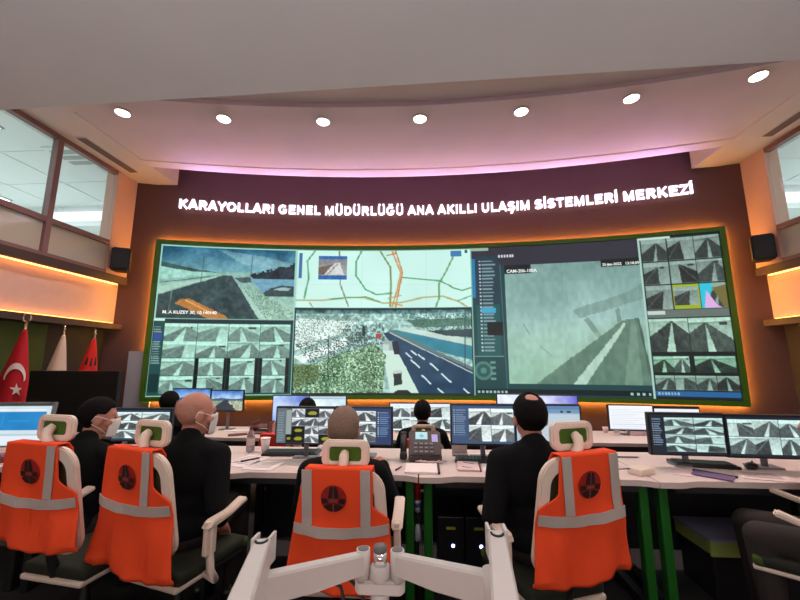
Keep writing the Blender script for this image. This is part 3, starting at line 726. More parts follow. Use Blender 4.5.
GL['Ğ'] = (.78, GL['G'][1]+[arcp(.39, .93, .13, .12, 195, 345)])
GL['İ'] = (.28, GL['I'][1]+[[(.14, .80), (.14, .925)]])
GL['Ş'] = (.67, GL['S'][1]+[[(.33, .03), (.34, -.07), (.41, -.12), (.36, -.18), (.26, -.17)]])
THIN = {(.39, .93): 1}
def glyph(strokes, thin):
    bm = NB()
    for pl in strokes:
        w_ = SW*(.62 if (thin and min(p[1] for p in pl) > .78 and len(pl) > 4) or max(p[1] for p in pl) < .05 else 1)/2
        P = [Vector((p[0], p[1], 0)) for p in pl]; n = len(P); closed = (P[0]-P[-1]).length < 1e-4
        L_, R_ = [], []
        for k in range(n):
            a = P[k-1] if k else (P[-2] if closed else None); c = P[k+1] if k < n-1 else (P[1] if closed else None)
            d0 = (P[k]-a).normalized() if a is not None else None; d1 = (c-P[k]).normalized() if c is not None else None
            if d0 is None: nn = Vector((-d1.y, d1.x, 0))
            elif d1 is None: nn = Vector((-d0.y, d0.x, 0))
            else:
                n0 = Vector((-d0.y, d0.x, 0)); n1 = Vector((-d1.y, d1.x, 0)); m_ = n0+n1
                m_ = m_.normalized() if m_.length > 1e-3 else n0
                nn = m_/max(.5, m_.dot(n0))
            L_.append(P[k]+nn*w_); R_.append(P[k]-nn*w_)
        for zz in (0, 1):
            pass
        fr = [(bm.verts.new((*l.xy, .022)), bm.verts.new((*r.xy, .022)), bm.verts.new((*l.xy, -.018)), bm.verts.new((*r.xy, -.018))) for l, r in zip(L_, R_)]
        for q0, q1 in zip(fr[:-1], fr[1:]):
            for f in ((q0[0], q1[0], q1[1], q0[1]), (q0[2], q0[3], q1[3], q1[2]), (q0[0], q0[2], q1[2], q1[0]), (q0[1], q1[1], q1[3], q0[3])): bm.faces.new(f)
        if not closed:
            for q in (fr[0], fr[-1]): bm.faces.new((q[0], q[1], q[3], q[2]))
    bmesh.ops.recalc_face_normals(bm, faces=bm.faces[:])
    return bm
full = sum(.28 if c == ' ' else GL[c][0] for c in TITLE)
XL, XR, ZB = -4.345, 4.375, 4.075
thL, thR = math.asin(XL/R), math.asin(XR/R); LEN = (thR-thL)*R
sx_ = LEN/full; sy_ = .168/T; cur = 0.
for ch in TITLE:
    if ch == ' ': cur += .28; continue
    bm = glyph(GL[ch][1], ch == 'Ğ')
    for vt in bm.verts:
        th = thL+(cur+vt.co.x)*sx_/R; d = .035+vt.co.z
        vt.co = ((R-d)*math.sin(th), YC+(R-d)*math.cos(th), ZB+vt.co.y*sy_)
    obj('letter', bm, M['letter'], sg); cur += GL[ch][0]

# ------------------------------------------------------------------ wall speakers
for s, nm in ((-1, 'left'), (1, 'right')):
    t = thing('wall_speaker', 'black box loudspeaker mounted on the %s end column beside the front wall' % nm, 'speaker', (s*4.86, 5.48, 3.02), s*-.5, 'black wall speakers')
    b = NB(); prism(b, [(-.13, -.12), (.13, -.12), (.10, .12), (-.10, .12)], -.2, .17); bmesh.ops.bevel(b, geom=b.edges[:], offset=.02, segments=2, affect='EDGES'); obj('cabinet', b, M['black'], t)
    b = NB(); box(b, (0, -.124, -.01), (.2, .012, .3), bev=.005); obj('grille', b, M['blackgloss'], t)
    b = NB(); box(b, (0, .14, .0), (.05, .08, .1)); obj('bracket', b, M['black'], t)

# ------------------------------------------------------------------ desks
def desk(x0, x1, yf, yb, zt, floor_z, label, group, legs=('leg', 'leg')):
    w = x1-x0; t = thing('desk', label, 'desk', ((x0+x1)/2, yf, floor_z), 0, group)
    h = zt-floor_z
    bm = NB(); g = .004
    front = [(-w/2+g, 0)]
    for k in range(9):
        a = k/8; front.append((-w/2+.10+.14*a, .035*(a*a*(3-2*a))))
    for k in range(5): front.append((-w/2+.3+(w-.45)*k/4, .035))
    for k in range(5):
        a = k/4; front.append((w/2-.12+(.12-g)*a, .035*(1-a*a)))
    poly = front+[(w/2-g, yb-yf), (-w/2+g, yb-yf)]
    prism(bm, poly, h-.032, h)
    obj('desktop', bm, M['desktop'], t)
    for ry in (.045, yb-yf-.05): bm = NB(); box(bm, (0, ry, h-.05), (w-.2, .02, .03)); obj('rail', bm, M['modesty'], t)
    bm = NB(); box(bm, (0, (yb-yf)-.08, h/2+.02), (w-.16, .02, h-.2)); obj('modesty_panel', bm, M['modesty'], t)
    for s in (-1, 1):
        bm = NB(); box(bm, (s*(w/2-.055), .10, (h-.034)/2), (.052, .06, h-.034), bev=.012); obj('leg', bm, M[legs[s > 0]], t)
        bm = NB(); box(bm, (s*(w/2-.055), (yb-yf)-.12, (h-.034)/2), (.052, .06, h-.034), bev=.012); obj('leg', bm, M['modesty'], t)  # back legs and foot bars black: under-desk shade put into the colour
        bm = NB(); box(bm, (s*(w/2-.055), (yb-yf)/2, .04), (.05, yb-yf-.27, .05)); obj('foot_bar', bm, M['modesty'], t)
    return t
B1 = [-3.80, -2.55, -1.30, -.045, 1.31, 2.59, 3.87]
lab1 = ['white desk of the front row at far left, holding the tilted blue-and-white screen', 'white desk of the front row before the two dark-haired and bald men at left', 'white desk of the front row with the water bottle, cup and yellow-tiled monitor',
        'white desk of the front row with the desk phone and notebooks right of the centre', 'white desk of the front row with the small wooden block and the wide twin monitors', 'white desk of the front row at the far right edge']
for k in range(6): desk(B1[k], B1[k+1], 2.31, 3.02, .74, 0., lab1[k], 'front row of white desks', [('modesty', 'modesty'), ('modesty', 'modesty'), ('modesty', 'leg'), ('leg', 'leg'), ('leg', 'leg'), ('leg', 'leg')][k])  # green legs turned black on the left, darkness below the desks as colour
lab2 = ['white desk of the rear row at far left behind the dark-haired man', 'white desk of the rear row under the two landscape monitors', 'white desk of the rear row behind the yellow-tiled monitor', 'white desk of the rear row straight behind the desk phone', 'white desk of the rear row behind the seated man at centre right', 'white desk of the rear row under the plain white monitor at right']
B2 = [-4.1, -2.78, -1.44, -.1, 1.24, 2.58, 3.92]
lab2 = [lab2[0], lab2[1], lab2[2], lab2[3], lab2[4], lab2[5]]
for k in range(6): desk(B2[k], B2[k+1], 4.02, 4.72, .59, LOW, lab2[k], 'rear row of white desks')

# ------------------------------------------------------------------ monitors
def monitor(name, label, w, h, pic, x, y, zc, ztable, rz=0, tilt=0, bez=None, group='desk monitors', base=True):
    t = thing(name, label, 'monitor', (x, y, ztable), rz, group)
    c = zc-ztable; rot = Matrix.Rotation(tilt, 4, 'X')
    bm = NB(); box(bm, (0, .018, 0), (w+.022, .034, h+.024), bev=.006); bmesh.ops.transform(bm, matrix=Matrix.Translation((0, 0, c)) @ rot, verts=bm.verts); obj('housing', bm, bez or M['bezel'], t)
    mm = Matrix.Translation((0, 0, c)) @ rot
    me = screen_grid(pic, lambda u, v: tuple(mm @ Vector(((u-.5)*w, -.0022, (.5-v)*h))), 0, 0)
    o = bpy.data.objects.new('screen', me); link(o, t)
    bm = NB(); tube(bm, [(0, .05, .012), (0, .055, c*.6), (0, .045, c)], .018, 10); obj('stand_neck', bm, M['bezelgrey'], t)
    bm = NB(); box(bm, (0, .06, .006), (.17, .11, .010), bev=.004); obj('stand_base', bm, M['bezelgrey'], t)
    return t
G1 = 'monitors on the front desks'; G2 = 'monitors on the rear desks'
monitor('monitor', 'tilted white-framed screen with a blue panel at the far left of the front desk', .46, .29, pic_laptop(), -2.99, 2.62, .955, .74, .12, -.12, M['bezelgrey'], G1)
monitor('monitor', 'monitor with four road camera tiles in front of the dark-haired man at left', .44, .22, pic_client(12, 3, 2, 'l', (.95, 1, 1), (30, 60, 80), 1.15, frac=.02), -2.15, 2.78, .935, .74, .04, 0, None, G1)
monitor('monitor', 'monitor with yellow and black tiles left of the grey-haired man', .405, .235, pic_yellow(), -.845, 2.66, .965, .74, .02, 0, None, G1)
monitor('monitor', 'monitor with camera tiles and a blue list right of the grey-haired man', .405, .245, pic_client(33, 3, 2, 'r', (.98, 1, 1), (44, 62, 100), 1.1, frac=.27), -.445, 2.72, .955, .74, -.02, 0, None, G1)
monitor('monitor', 'monitor with four snowy road views right of the desk phone', .43, .255, pic_client(41, 2, 2, 'l', (.97, 1, 1), (58, 82, 116), 1.12, frac=.27), .40, 2.72, .975, .74, 0, 0, None, G1)
monitor('monitor', 'monitor with a pale blue window right behind the man at centre right', .43, .255, pic_window(), .85, 2.74, .975, .74, -.03, 0, None, G1)
monitor('monitor', 'left one of the wide twin monitors with many road tiles at the right', .445, .245, pic_client(52, 4, 2, 'l', (.88, 1, .98), (26, 34, 46), 1.06, frac=.2), 1.69, 2.62, .945, .74, -.04, 0, None, G1)
monitor('monitor', 'right one of the wide twin monitors with many road tiles at the right', .455, .245, pic_client(63, 2, 3, 'l', (.9, 1, .98), (26, 34, 46), 1.08, frac=.02), 2.155, 2.60, .94, .74, -.06, 0, None, G1)
monitor('monitor', 'rear monitor with a blue-sky road landscape behind the bald man', .46, .26, pic_landscape(3), -2.85, 4.47, .935, .59, .05, 0, None, G2)
monitor('monitor', 'rear monitor with a blue-sky road landscape just right of the bald man', .38, .23, pic_landscape(5), -2.385, 4.45, .935, .59, .05, 0, None, G2)
monitor('monitor', 'rear monitor with a violet-blue glow above the yellow-tiled monitor', .43, .30, pic_glow((190, 215, 245), (40, 70, 190)), -1.60, 4.46, .845, .59, .03, 0, None, G2)
monitor('monitor', 'rear monitor with a pale white glow left of the grey-haired head', .43, .30, pic_glow((225, 240, 245), (190, 225, 235), bar=True), -1.155, 4.46, .84, .59, .03, 0, None, G2)
monitor('monitor', 'rear monitor with snowy camera mosaics behind the small man in the centre', .70, .30, pic_client(77, 2, 3, 'l', (.95, 1, 1), (230, 236, 242), 1.1, frac=.01), -.06, 4.46, .765, .59, 0, 0, None, G2)
monitor('monitor', 'rear monitor with white and blue clouds left of the head at centre right', .44, .30, pic_glow((225, 232, 245), (200, 215, 235), seed=4), 1.05, 4.46, .875, .59, -.03, 0, None, G2)
monitor('monitor', 'rear monitor with a deep blue corner right of the head at centre right', .44, .30, pic_glow((235, 238, 250), (60, 60, 190), seed=6), 1.50, 4.46, .865, .59, -.04, 0, None, G2)
monitor('monitor', 'rear monitor showing a plain white page on the right', .455, .255, pic_doc(), 2.29, 4.45, .785, .59, -.06, 0, None, G2)
monitor('monitor', 'rear monitor with a white and blue bar, mostly hidden behind the wide twin monitors', .45, .25, pic_doc(top=(20, 24, 40)), 2.77, 4.43, .775, .59, -.08, 0, None, G2)

# ------------------------------------------------------------------ chairs
def back_y(z): return -.20-.16*(z-.5)
def chair(label, x, y, rz, top=1.03, group='white mesh office chairs', floor=0., hr=.075, hx=0., pan='white_pl'):
    """top = height of the top of the back frame"""
    t = thing('office_chair', label, 'chair', (x, y, floor), rz, group)
    w = .40; z0 = .56; zc = (z0+top)/2; hh = top-z0
    out = rrect(w, hh, .085); inn = rrect(w-.105, hh-.11, .055)
    def fn(a, b_, d): z = zc+b_; return (a*(1-.13*max(0, (z-z0)/hh)**2), back_y(z)+d+.35*a*a, z)
    bm = NB(); ring_plate(bm, out, inn, -.014, .014, fn); bmesh.ops.bevel(bm, geom=[e for e in bm.edges if e.is_manifold and e.calc_face_angle(0) > 1.2], offset=.006, segments=2, affect='EDGES'); obj('back_frame', bm, M['white_pl'], t, smooth=False)
    bm = NB(); n = 10
    grid = [[bm.verts.new((lambda a, b_: fn(a, b_, .004))((i/n-.5)*(w-.088), (j/n-.5)*(hh-.09))) for i in range(n+1)] for j in range(n+1)]
    for j in range(n):
        for i in range(n): bm.faces.new((grid[j][i], grid[j][i+1], grid[j+1][i+1], grid[j+1][i]))
    bmesh.ops.solidify(bm, geom=bm.faces[:], thickness=.003); obj('back_mesh', bm, M['mesh_olive'], t, smooth=True)
    # spine from seat to back
    bm = NB(); tube(bm, [(0, -.02, .40), (0, -.14, .41), (0, back_y(.6)+.036, .52), (0, back_y(.75)+.032, .75)], [.03, .03, .02, .014], 10); obj('spine', bm, M['black'], t)
    # headrest
    zh = top+hr; yh = back_y(top)+.068
    out = rrect(.215, .118, .035); inn = rrect(.145, .062, .015)
    bm = NB(); ring_plate(bm, out, inn, -.014, .014, lambda a, b_, d: (a+hx, yh+d+.9*a*a, zh+b_)); bmesh.ops.bevel(bm, geom=[e for e in bm.edges if e.is_manifold and e.calc_face_angle(0) > 1.2], offset=.006, segments=2, affect='EDGES'); obj('headrest_frame', bm, M['white_pl'], t)
    bm = NB(); box(bm, (hx, yh+.004, zh), (.155, .006, .072)); obj('headrest_mesh', bm, M['mesh_green'], t)
    bm = NB(); tube(bm, [(0, back_y(top)+.03, top-.07), (0, back_y(top)+.03, top+.0), (hx, yh-.034, zh-.035), (hx, yh-.026, zh-.005), (hx, yh-.008, zh+.008)], [.014, .019, .022, .022, .018], 12); obj('headrest_arm', bm, M['white_pl'], t, smooth=True)
    # seat
    bm = NB(); box(bm, (0, .04, .455), (.37, .42, .055), bev=.026, seg=4); obj('seat', bm, M['seat_dark'], t, smooth=True)
    bm = NB(); box(bm, (0, .235, .452), (.375, .05, .05), bev=.022, seg=4); obj('seat_front', bm, M['seat_fab'], t, smooth=True)
    bm = NB(); box(bm, (0, .12, .420), (.36, .28, .022), bev=.01); obj('seat_pan', bm, M[pan], t)  # white pan coloured black on front-row chairs to stand for shade
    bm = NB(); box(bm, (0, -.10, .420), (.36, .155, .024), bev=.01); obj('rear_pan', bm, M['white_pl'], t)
    for s in (-1, 1):
        bm = NB()
        sx = s*.222
        for pts, wd in (([(s*.16, -.02, .43), (s*.25, -.03, .415), (sx, -.035, .45), (sx, -.05, .56), (sx, -.055, .665)], (.019, .032)),):
            tube(bm, pts, [.018, .018, .019, .018, .016], 8)
        box(bm, (sx, -.052, .60), (.026, .062, .15), bev=.008)
        a = obj('armrest', bm, M['white_pl'], t)
        bm = NB(); prism(bm, [(-.09, .645), (-.06, .675), (.05, .683), (.145, .717), (.16, .708), (.16, .694), (.05, .660), (-.04, .645)], sx-.026, sx+.026, 'yz'); bmesh.ops.bevel(bm, geom=bm.edges[:], offset=.006, segments=2, affect='EDGES'); obj('arm_pad', bm, M['white_pl'], a)
    bm = NB(); lathe(bm, [(.028, .11), (.028, .26), (.02, .27), (.02, .43)], n=14); obj('gas_column', bm, M['black'], t)
    bm = NB()
    for k in range(5):
        a = k*2*PI/5+.3; tube(bm, [(0, 0, .12), (.15*math.cos(a), .15*math.sin(a), .105), (.31*math.cos(a), .31*math.sin(a), .075)], [.032, .024, .016], 8)
    obj('star_base', bm, M['blackgloss'], t)
    for k in range(5):
        a = k*2*PI/5+.3; bm = NB(); c = (.31*math.cos(a), .31*math.sin(a), .03)
        for s in (-1, 1):
            tv = Vector((-math.sin(a), math.cos(a), 0))*.016*s
            tube(bm, [Vector(c)+tv*.5, Vector(c)+tv*1.5], .03, 12)
        tube(bm, [(c[0], c[1], .03), (c[0], c[1], .08)], .008, 6)
        obj('caster', bm, M['black'], t)
    return t

def vest(label, x, y, rz, top, mirror=1, left_tape=False, group='orange safety vests on chair backs', floor=0., zbot=.47, m=None, logo=True, flare=.06, tx=.088, lx=-.145, ex=-.038, slant=-.03, rtop=.112, lw=.2):
    """sleeveless vest pulled over a chair back; mirror=1 shows the bare frame corner on the right"""
    t = thing('safety_vest', label, 'safety vest', (x, y, floor), rz, group)
    m = m or M['vest']
    ztop = top+.014; ztape = top-.235; zarm = ztape+.035
    ph = random.uniform(0, 6)
    ws = lambda z: 1-.13*max(0, min(1, (z-.56)/(top-.56)))**2
    def left(z):
        v = (ztop-z)/(ztop-zbot); return -lw*ws(z)-.004-flare*v
    def right(z):
        if z > zarm+.06: return rtop
        lo_ = .200*ws(zarm)+.010
        if z > zarm: k = 1-(z-zarm)/.06; return rtop+(lo_-rtop)*k*k*(3-2*k)
        v = (zarm-z)/(zarm-zbot); return lo_+.022*v
    def sy(xx, z, off=0.):
        v = max(0, (ztop-z)/(ztop-zbot))
        fl = .055*max(0, v-.4)**1.3
        wr = (.011*math.sin(xx*26+ph+z*5)+.006*math.sin(xx*55-z*9+ph))*min(1, max(0, v-.25)*1.5)
        dr = .01*math.exp(-((z-ztape+.03)/.06)**2)
        e = max(0, abs(xx)-.225); wrap = .35*e*(1-min(1, max(0, v-.35)*2))-.010*min(1, max(0, abs(xx)-.12)/.06)*(v < .97)
        return back_y(z)-.022-fl-wr-dr*math.cos(xx*9+ph)+.35*min(abs(xx), .22)**2+wrap-off
    NRW, NC = 46, 30
    bm = NB(); rows = []
    for dy, dz in ((.058, -.10), (.052, -.03), (.030, .0)):           # the part folded over the top
        l, r = left(ztop)+.004, right(ztop)
        rows.append([bm.verts.new((mirror*(l+(r-l)*i/NC), back_y(ztop)+dy+.35*(l+(r-l)*i/NC)**2, ztop+dz)) for i in range(NC+1)])
    for j in range(NRW+1):
        z = ztop-(ztop-zbot)*j/NRW
        l, r = left(z), right(z); rw = []
        for i in range(NC+1):
            xx = l+(r-l)*i/NC; v = j/NRW
            zz = z-(.012*math.sin(xx*14+ph)+.018*xx*0)*max(0, v-.5)*2
            rnd = min(i, NC-i)/NC
            rw.append(bm.verts.new((mirror*xx, sy(xx, z), zz)))
        rows.append(rw)
    for j in range(len(rows)-1):
        for i in range(NC): bm.faces.new((rows[j][i], rows[j][i+1], rows[j+1][i+1], rows[j+1][i]))
    bmesh.ops.recalc_face_normals(bm, faces=bm.faces[:])
    bmesh.ops.solidify(bm, geom=bm.faces[:], thickness=.004)
    obj('cloth', bm, m, t, smooth=True)
    def strip(fn, n=30):
        b2 = NB(); pr = None
        for k in range(n+1):
            q = [b2.verts.new((mirror*px, sy(px, pz, .007), pz)) for px, pz in fn(k/n)]
            if pr: b2.faces.new((pr[0], pr[1], q[1], q[0]))
            pr = q
        bmesh.ops.recalc_face_normals(b2, faces=b2.faces[:]); bmesh.ops.solidify(b2, geom=b2.faces[:], thickness=.003)
        obj('reflective_tape', b2, M['tape'], t)
    sag = lambda xx: ztape-.018*math.cos(xx*8)
    def hor(k):
        l, r = left(ztape)+.004, right(ztape)-.004; xx = l+(r-l)*k
        return [(xx, sag(xx)+.021), (xx, sag(xx)-.021)]
    def ver(xc):
        def f(k):
            z = ztop-.008-(ztop-.008-sag(xc)-.022)*k; xx = xc+slant*k
            return [(xx-.021, z), (xx+.021, z)]
        return f
    strip(hor); strip(ver(tx))
    if left_tape: strip(ver(lx))
    if logo:
        ez, er = ztop-.125, .055
        e = obj('emblem', disc(lambda a, r: (ex+er*r*math.cos(a), ez+er*r*math.sin(a)), sy, mirror, .007), M['emb_red'], t)
        b2 = NB()
        def pp(pts, off):
            b2.faces.new([b2.verts.new((mirror*(ex+er*a), sy(ex+er*a, ez+er*c, off), ez+er*c)) for a, c in pts])
        pp([(-.42, .05), (-.05, .05), (-.04, .92), (-.26, .88)], .0115); pp([(.05, .05), (.42, .05), (.26, .88), (.04, .92)], .0115)
        pp([(-.92, .02), (-.5, .02), (-.38, -.28), (-.86, -.40)], .0115); pp([(.5, .02), (.92, .02), (.86, -.40), (.38, -.28)], .0115)
        pp([(-.78, -.55), (-.3, -.36), (-.07, -.42), (-.07, -.95), (-.4, -.88)], .0115); pp([(.3, -.36), (.78, -.55), (.4, -.88), (.07, -.95), (.07, -.42)], .0115)
        bmesh.ops.recalc_face_normals(b2, faces=b2.faces[:]); bmesh.ops.solidify(b2, geom=b2.faces[:], thickness=.001)
        obj('road_mark', b2, M['emb_dark'], e)
        b2 = NB()
        pp([(-.04, .05), (.04, .05), (.02, .9), (-.02, .9)], .011); pp([(-.05, -.95), (.05, -.95), (.05, -.4), (-.05, -.4)], .011); pp([(-.36, -.26), (.36, -.26), (.3, -.02), (-.3, -.02)], .011)
        bmesh.ops.solidify(b2, geom=b2.faces[:], thickness=.001)
        obj('centre_line', b2, M['emb_line'], e)
    return t
def disc(fn, sy, mirror, off, n=28, rings=4):
    bm = NB(); prev = None
    for q in range(rings):
        r = max(.001, q/(rings-1)); rg = []
        for k in range(n):
            xx, z = fn(2*PI*k/n, r); rg.append(bm.verts.new((mirror*xx, sy(xx, z, off), z)))
        if prev:
            for k in range(n): bm.faces.new((prev[k], prev[(k+1) % n], rg[(k+1) % n], rg[k]))
        prev = rg
    bmesh.ops.recalc_face_normals(bm, faces=bm.faces[:]); bmesh.ops.solidify(bm, geom=bm.faces[:], thickness=.002)
    return bm

# ------------------------------------------------------------------ seated people
def seated_person(label, x, y, rz, floor=0., drop=0., turn=0., nod=0., roll=0., lean=.0, hair='black', mask=False, hands='desk', spot=False, trouser=None, side=0., group='people seated at the desks', vox=1., knee=.42):
    t = thing('person', label, 'person', (x, y, floor), rz, group)
    d = -drop
    V = Vector
    hip = V((0, -.02, .565+d)); 
    def up(z, yy=0, xx=0): return V((xx+side*(z-.5)/.6, yy+lean*(z-.5)/.6, z+d))
    chest = up(.84, 0); neck = up(.985, .0); hc = up(1.135, .035)
    sh = {s: up(.925, 0, s*.175) for s in (-1, 1)}
    if hands == 'desk':
        el = {s: V((s*.26+side*.5, .14+lean*.4, .70+d)) for s in (-1, 1)}
        wr = {s: V((s*.15, .40, .795)) for s in (-1, 1)}
    else:
        el = {s: V((s*.25+side*.5, -.09+lean*.4, .70+d)) for s in (-1, 1)}
        wr = {s: V((s*.22, .02, .60+d)) for s in (-1, 1)}
    kw = .13 if hands == 'desk' else .095
    kn = {s: V((s*kw, knee, .545)) for s in (-1, 1)}; an = {s: V((s*kw, knee-.02, .10)) for s in (-1, 1)}
    hipj = {s: V((s*.09, .02, .545+d)) for s in (-1, 1)}
    H = Matrix.Translation(hc) @ Euler((nod, roll, turn)).to_matrix().to_4x4()
    # ---- body: one fused surface, head and hands included
    bm = NB()
    ell(bm, chest, (.15, .10, .19)); ell(bm, up(.66), (.13, .10, .15)); ell(bm, hip, (.15, .12, .10))
    cap_seg(bm, neck-V((0, 0, .06)), H @ V((0, -.015, -.07)), .056, .052)
    for s in (-1, 1):
        cap_seg(bm, neck-V((0, .0, .03)), sh[s], .05, .05); cap_seg(bm, sh[s], el[s], .046, .036); cap_seg(bm, el[s], wr[s], .034, .025)
        cap_seg(bm, hipj[s], kn[s], .075, .052); cap_seg(bm, kn[s], an[s], .05, .034); cap_seg(bm, an[s], an[s]+V((0, .12, -.065)), .034, .024)
        # hand: palm, four unequal bent fingers, thumb from the side of the palm
        f = (wr[s]-el[s]).normalized(); f = V((f.x, f.y, min(f.z, 0)-.12)).normalized(); sd = V((f.y, -f.x, 0)).normalized()*(-s)
        pc = wr[s]+f*.05
        cap_seg(bm, wr[s], pc, .024, .026); cap_seg(bm, pc-sd*.018, pc+f*.03-sd*.022, .016, .014); cap_seg(bm, pc+sd*.018, pc+f*.03+sd*.02, .016, .014)
        for q, L in ((-1.5, .058), (-.5, .072), (.5, .078), (1.5, .068)):
            b0 = pc+f*.032+sd*q*.0185; m1 = b0+f*L*.5+V((0, 0, .006)); e1 = m1+f*L*.42-V((0, 0, .016))
            cap_seg(bm, b0, m1, .0095, .009, 8); cap_seg(bm, m1, e1, .009, .008, 8)
        b0 = pc-f*.012+sd*.02; m1 = b0+sd*.03+f*.018; e1 = m1+f*.032+sd*.006
        cap_seg(bm, b0, m1, .012, .0105, 8); cap_seg(bm, m1, e1, .0105, .009, 8)
    hb = NB()
    ell(hb, (0, -.012, .025), (.076, .095, .097)); ell(hb, (0, .022, -.05), (.058, .066, .064)); ell(hb, (0, .055, -.005), (.055, .04, .06))
    cap_seg(hb, (0, .086, .012), (0, .108, -.028), .010, .0145); cap_seg(hb, (-.024, .078, -.068), (.024, .078, -.068), .010, .010); ell(hb, (0, .072, -.098), (.024, .02, .018))
    cap_seg(hb, (-.04, .078, .028), (.04, .078, .028), .012, .012)
    for s in (-1, 1): ell(hb, (s*.077, -.008, -.012), (.012, .026, .034), (0, 0, s*.35)); cap_seg(hb, (s*.05, .06, -.02), (s*.055, .05, -.03), .018, .016)
    bmesh.ops.transform(hb, matrix=H, verts=hb.verts)
    me = bpy.data.meshes.new('h'); hb.to_mesh(me); hb.free(); bm.from_mesh(me); bpy.data.meshes.remove(me)
    bm = blend(bm, .0062*vox, 3)
    obj('body', bm, M['skin'], t, smooth=True)
    eb = NB()
    for s in (-1, 1): ell(eb, H @ V((s*.032, .079, .006)), (.011, .009, .009), u=10, v=8)
    obj('eyes', eb, M['hairblack'], t, smooth=True)
    # ---- jacket
    bm = NB()
    ell(bm, chest, (.195, .132, .20)); ell(bm, up(.66, .01), (.178, .14, .19)); ell(bm, hip+V((0, 0, .02)), (.19, .15, .10))
    cap_seg(bm, up(.955, -.01, -.07), up(.955, -.01, .07), .07, .07); cap_seg(bm, up(.985, -.015), up(1.01, -.01), .072, .066)
    for s in (-1, 1):
        cap_seg(bm, up(.955, -.01, s*.06), sh[s], .066, .07); cap_seg(bm, sh[s], el[s], .069, .055); cap_seg(bm, el[s], el[s].lerp(wr[s], .9), .055, .038)
    bm = blend(bm, .011*vox, 5)
    obj('jacket', bm, M['suit'], t, smooth=True)
    # ---- trousers and shoes
    bm = NB(); ell(bm, hip-V((0, 0, .01)), (.185, .145, .10))
    for s in (-1, 1): cap_seg(bm, hipj[s], kn[s], .098, .072); cap_seg(bm, kn[s], an[s]+V((0, 0, .01)), .07, .054)
    bm = blend(bm, .011*vox, 5); obj('trousers', bm, trouser or M['trouser'], t, smooth=True)
    for s in (-1, 1):
        bm = NB(); cap_seg(bm, an[s]+V((0, -.035, -.055)), an[s]+V((0, .17, -.066)), .045, .034); ell(bm, an[s]+V((0, 0, -.03)), (.045, .06, .05)); box(bm, an[s]+V((0, .07, -.093)), (.085, .27, .014)); bm = blend(bm, .009*vox, 3); obj('shoe', bm, M['shoe'], t, smooth=True)
    # ---- hair: a fitted cap with a hairline
    if hair:
        bm = NB(); nu, nv = 72, 44; g = {}
        thick = .010 if hair in ('black', 'grey') else .003
        for j in range(nv+1):
            ph = (j/nv)*PI*.78
            for i in range(nu):
                a = 2*PI*i/nu
                dirv = V((math.sin(ph)*math.sin(a), math.sin(ph)*math.cos(a), math.cos(ph)))
                jit = random.uniform(-.0008, .0008)
                pt = V((dirv.x*(.076+thick+jit), -.012+dirv.y*(.095+thick+jit), .025+dirv.z*(.097+thick+jit)))
                if dirv.z < -.2: pt.y *= 1-.25*(-.2-dirv.z)
                g[j, i] = (pt, dirv, a)
        F = {}
        for (j, i), (pt, dv, a) in g.items():
            fwd = math.cos(a)                       # 1 = face side, -1 = nape
            line = .072 if fwd > .75 else (.072-.095*(.75-fwd)/.75 if fwd > 0 else -.023-.062*min(1, -fwd*1.5))
            f = pt.z-line
            if fwd > 0: f = min(f, (pt.z-.03)+max(0, .05-abs(pt.x))*3)
            if hair == 'sparse': f = min(f, .07-pt.z, (.25-fwd)*.06)
            if spot: f = min(f, (V((pt.x*.9, pt.y+.05, pt.z-.11))).length-.034)
            F[j, i] = f
        vs = {}
        def vv(k):
            if k not in vs:
                pt, dv, a = g[k]; q = max(0., min(1., (F[k]+.004)/.016)); q = q*q*(3-2*q)
                off = (thick+.003)*(1-q)
                vs[k] = bm.verts.new(H @ (pt-dv*off))
            return vs[k]
        for j in range(nv):
            for i in range(nu):
                q = [(j, i), (j, (i+1) % nu), (j+1, (i+1) % nu), (j+1, i)]
                if all(F[k] > -.012 for k in q): bm.faces.new([vv(k) for k in q])
        bmesh.ops.remove_doubles(bm, verts=bm.verts[:], dist=.0003)
        bmesh.ops.recalc_face_normals(bm, faces=bm.faces[:])
        obj('hair', bm, M[{'black': 'hairblack', 'grey': 'hairgrey', 'sparse': 'hairsparse'}[hair]], t, smooth=True)
    if mask:
        bm = NB(); n = 14; rows = []
        for j in range(8):
            z = .006-.112*j/7; rw = []
            for i in range(n+1):
                a = (i/n-.5)*2.3; bul = .5*math.cos(a)**2*(1-abs(j/7-.35))
                rx = .066-.012*(j/7); ry = .075-.012*max(0, j/7-.5)
                rw.append(bm.verts.new(H @ V((math.sin(a)*(rx+.006), .022+math.cos(a)*(ry+.012)+.016*bul, z-.004*abs(a)))))
            rows.append(rw)
        for j in range(7):
            for i in range(n): bm.faces.new((rows[j][i], rows[j][i+1], rows[j+1][i+1], rows[j+1][i]))
        bmesh.ops.recalc_face_normals(bm, faces=bm.faces[:]); bmesh.ops.solidify(bm, geom=bm.faces[:], thickness=.003)
        mk = obj('face_mask', bm, M['mask'], t, smooth=True)
        for s in (-1, 1):
            bm = NB()
            tube(bm, [H @ V((s*.064, .055, -.005)), H @ V((s*.08, .015, .010)), H @ V((s*.085, -.02, .018)), H @ V((s*.088, -.034, -.012))], .0022, 6)
            tube(bm, [H @ V((s*.056, .05, -.085)), H @ V((s*.076, .015, -.055)), H @ V((s*.088, -.03, -.03))], .0022, 6)
            obj('ear_loop', bm, M['mask'], mk)
    return t

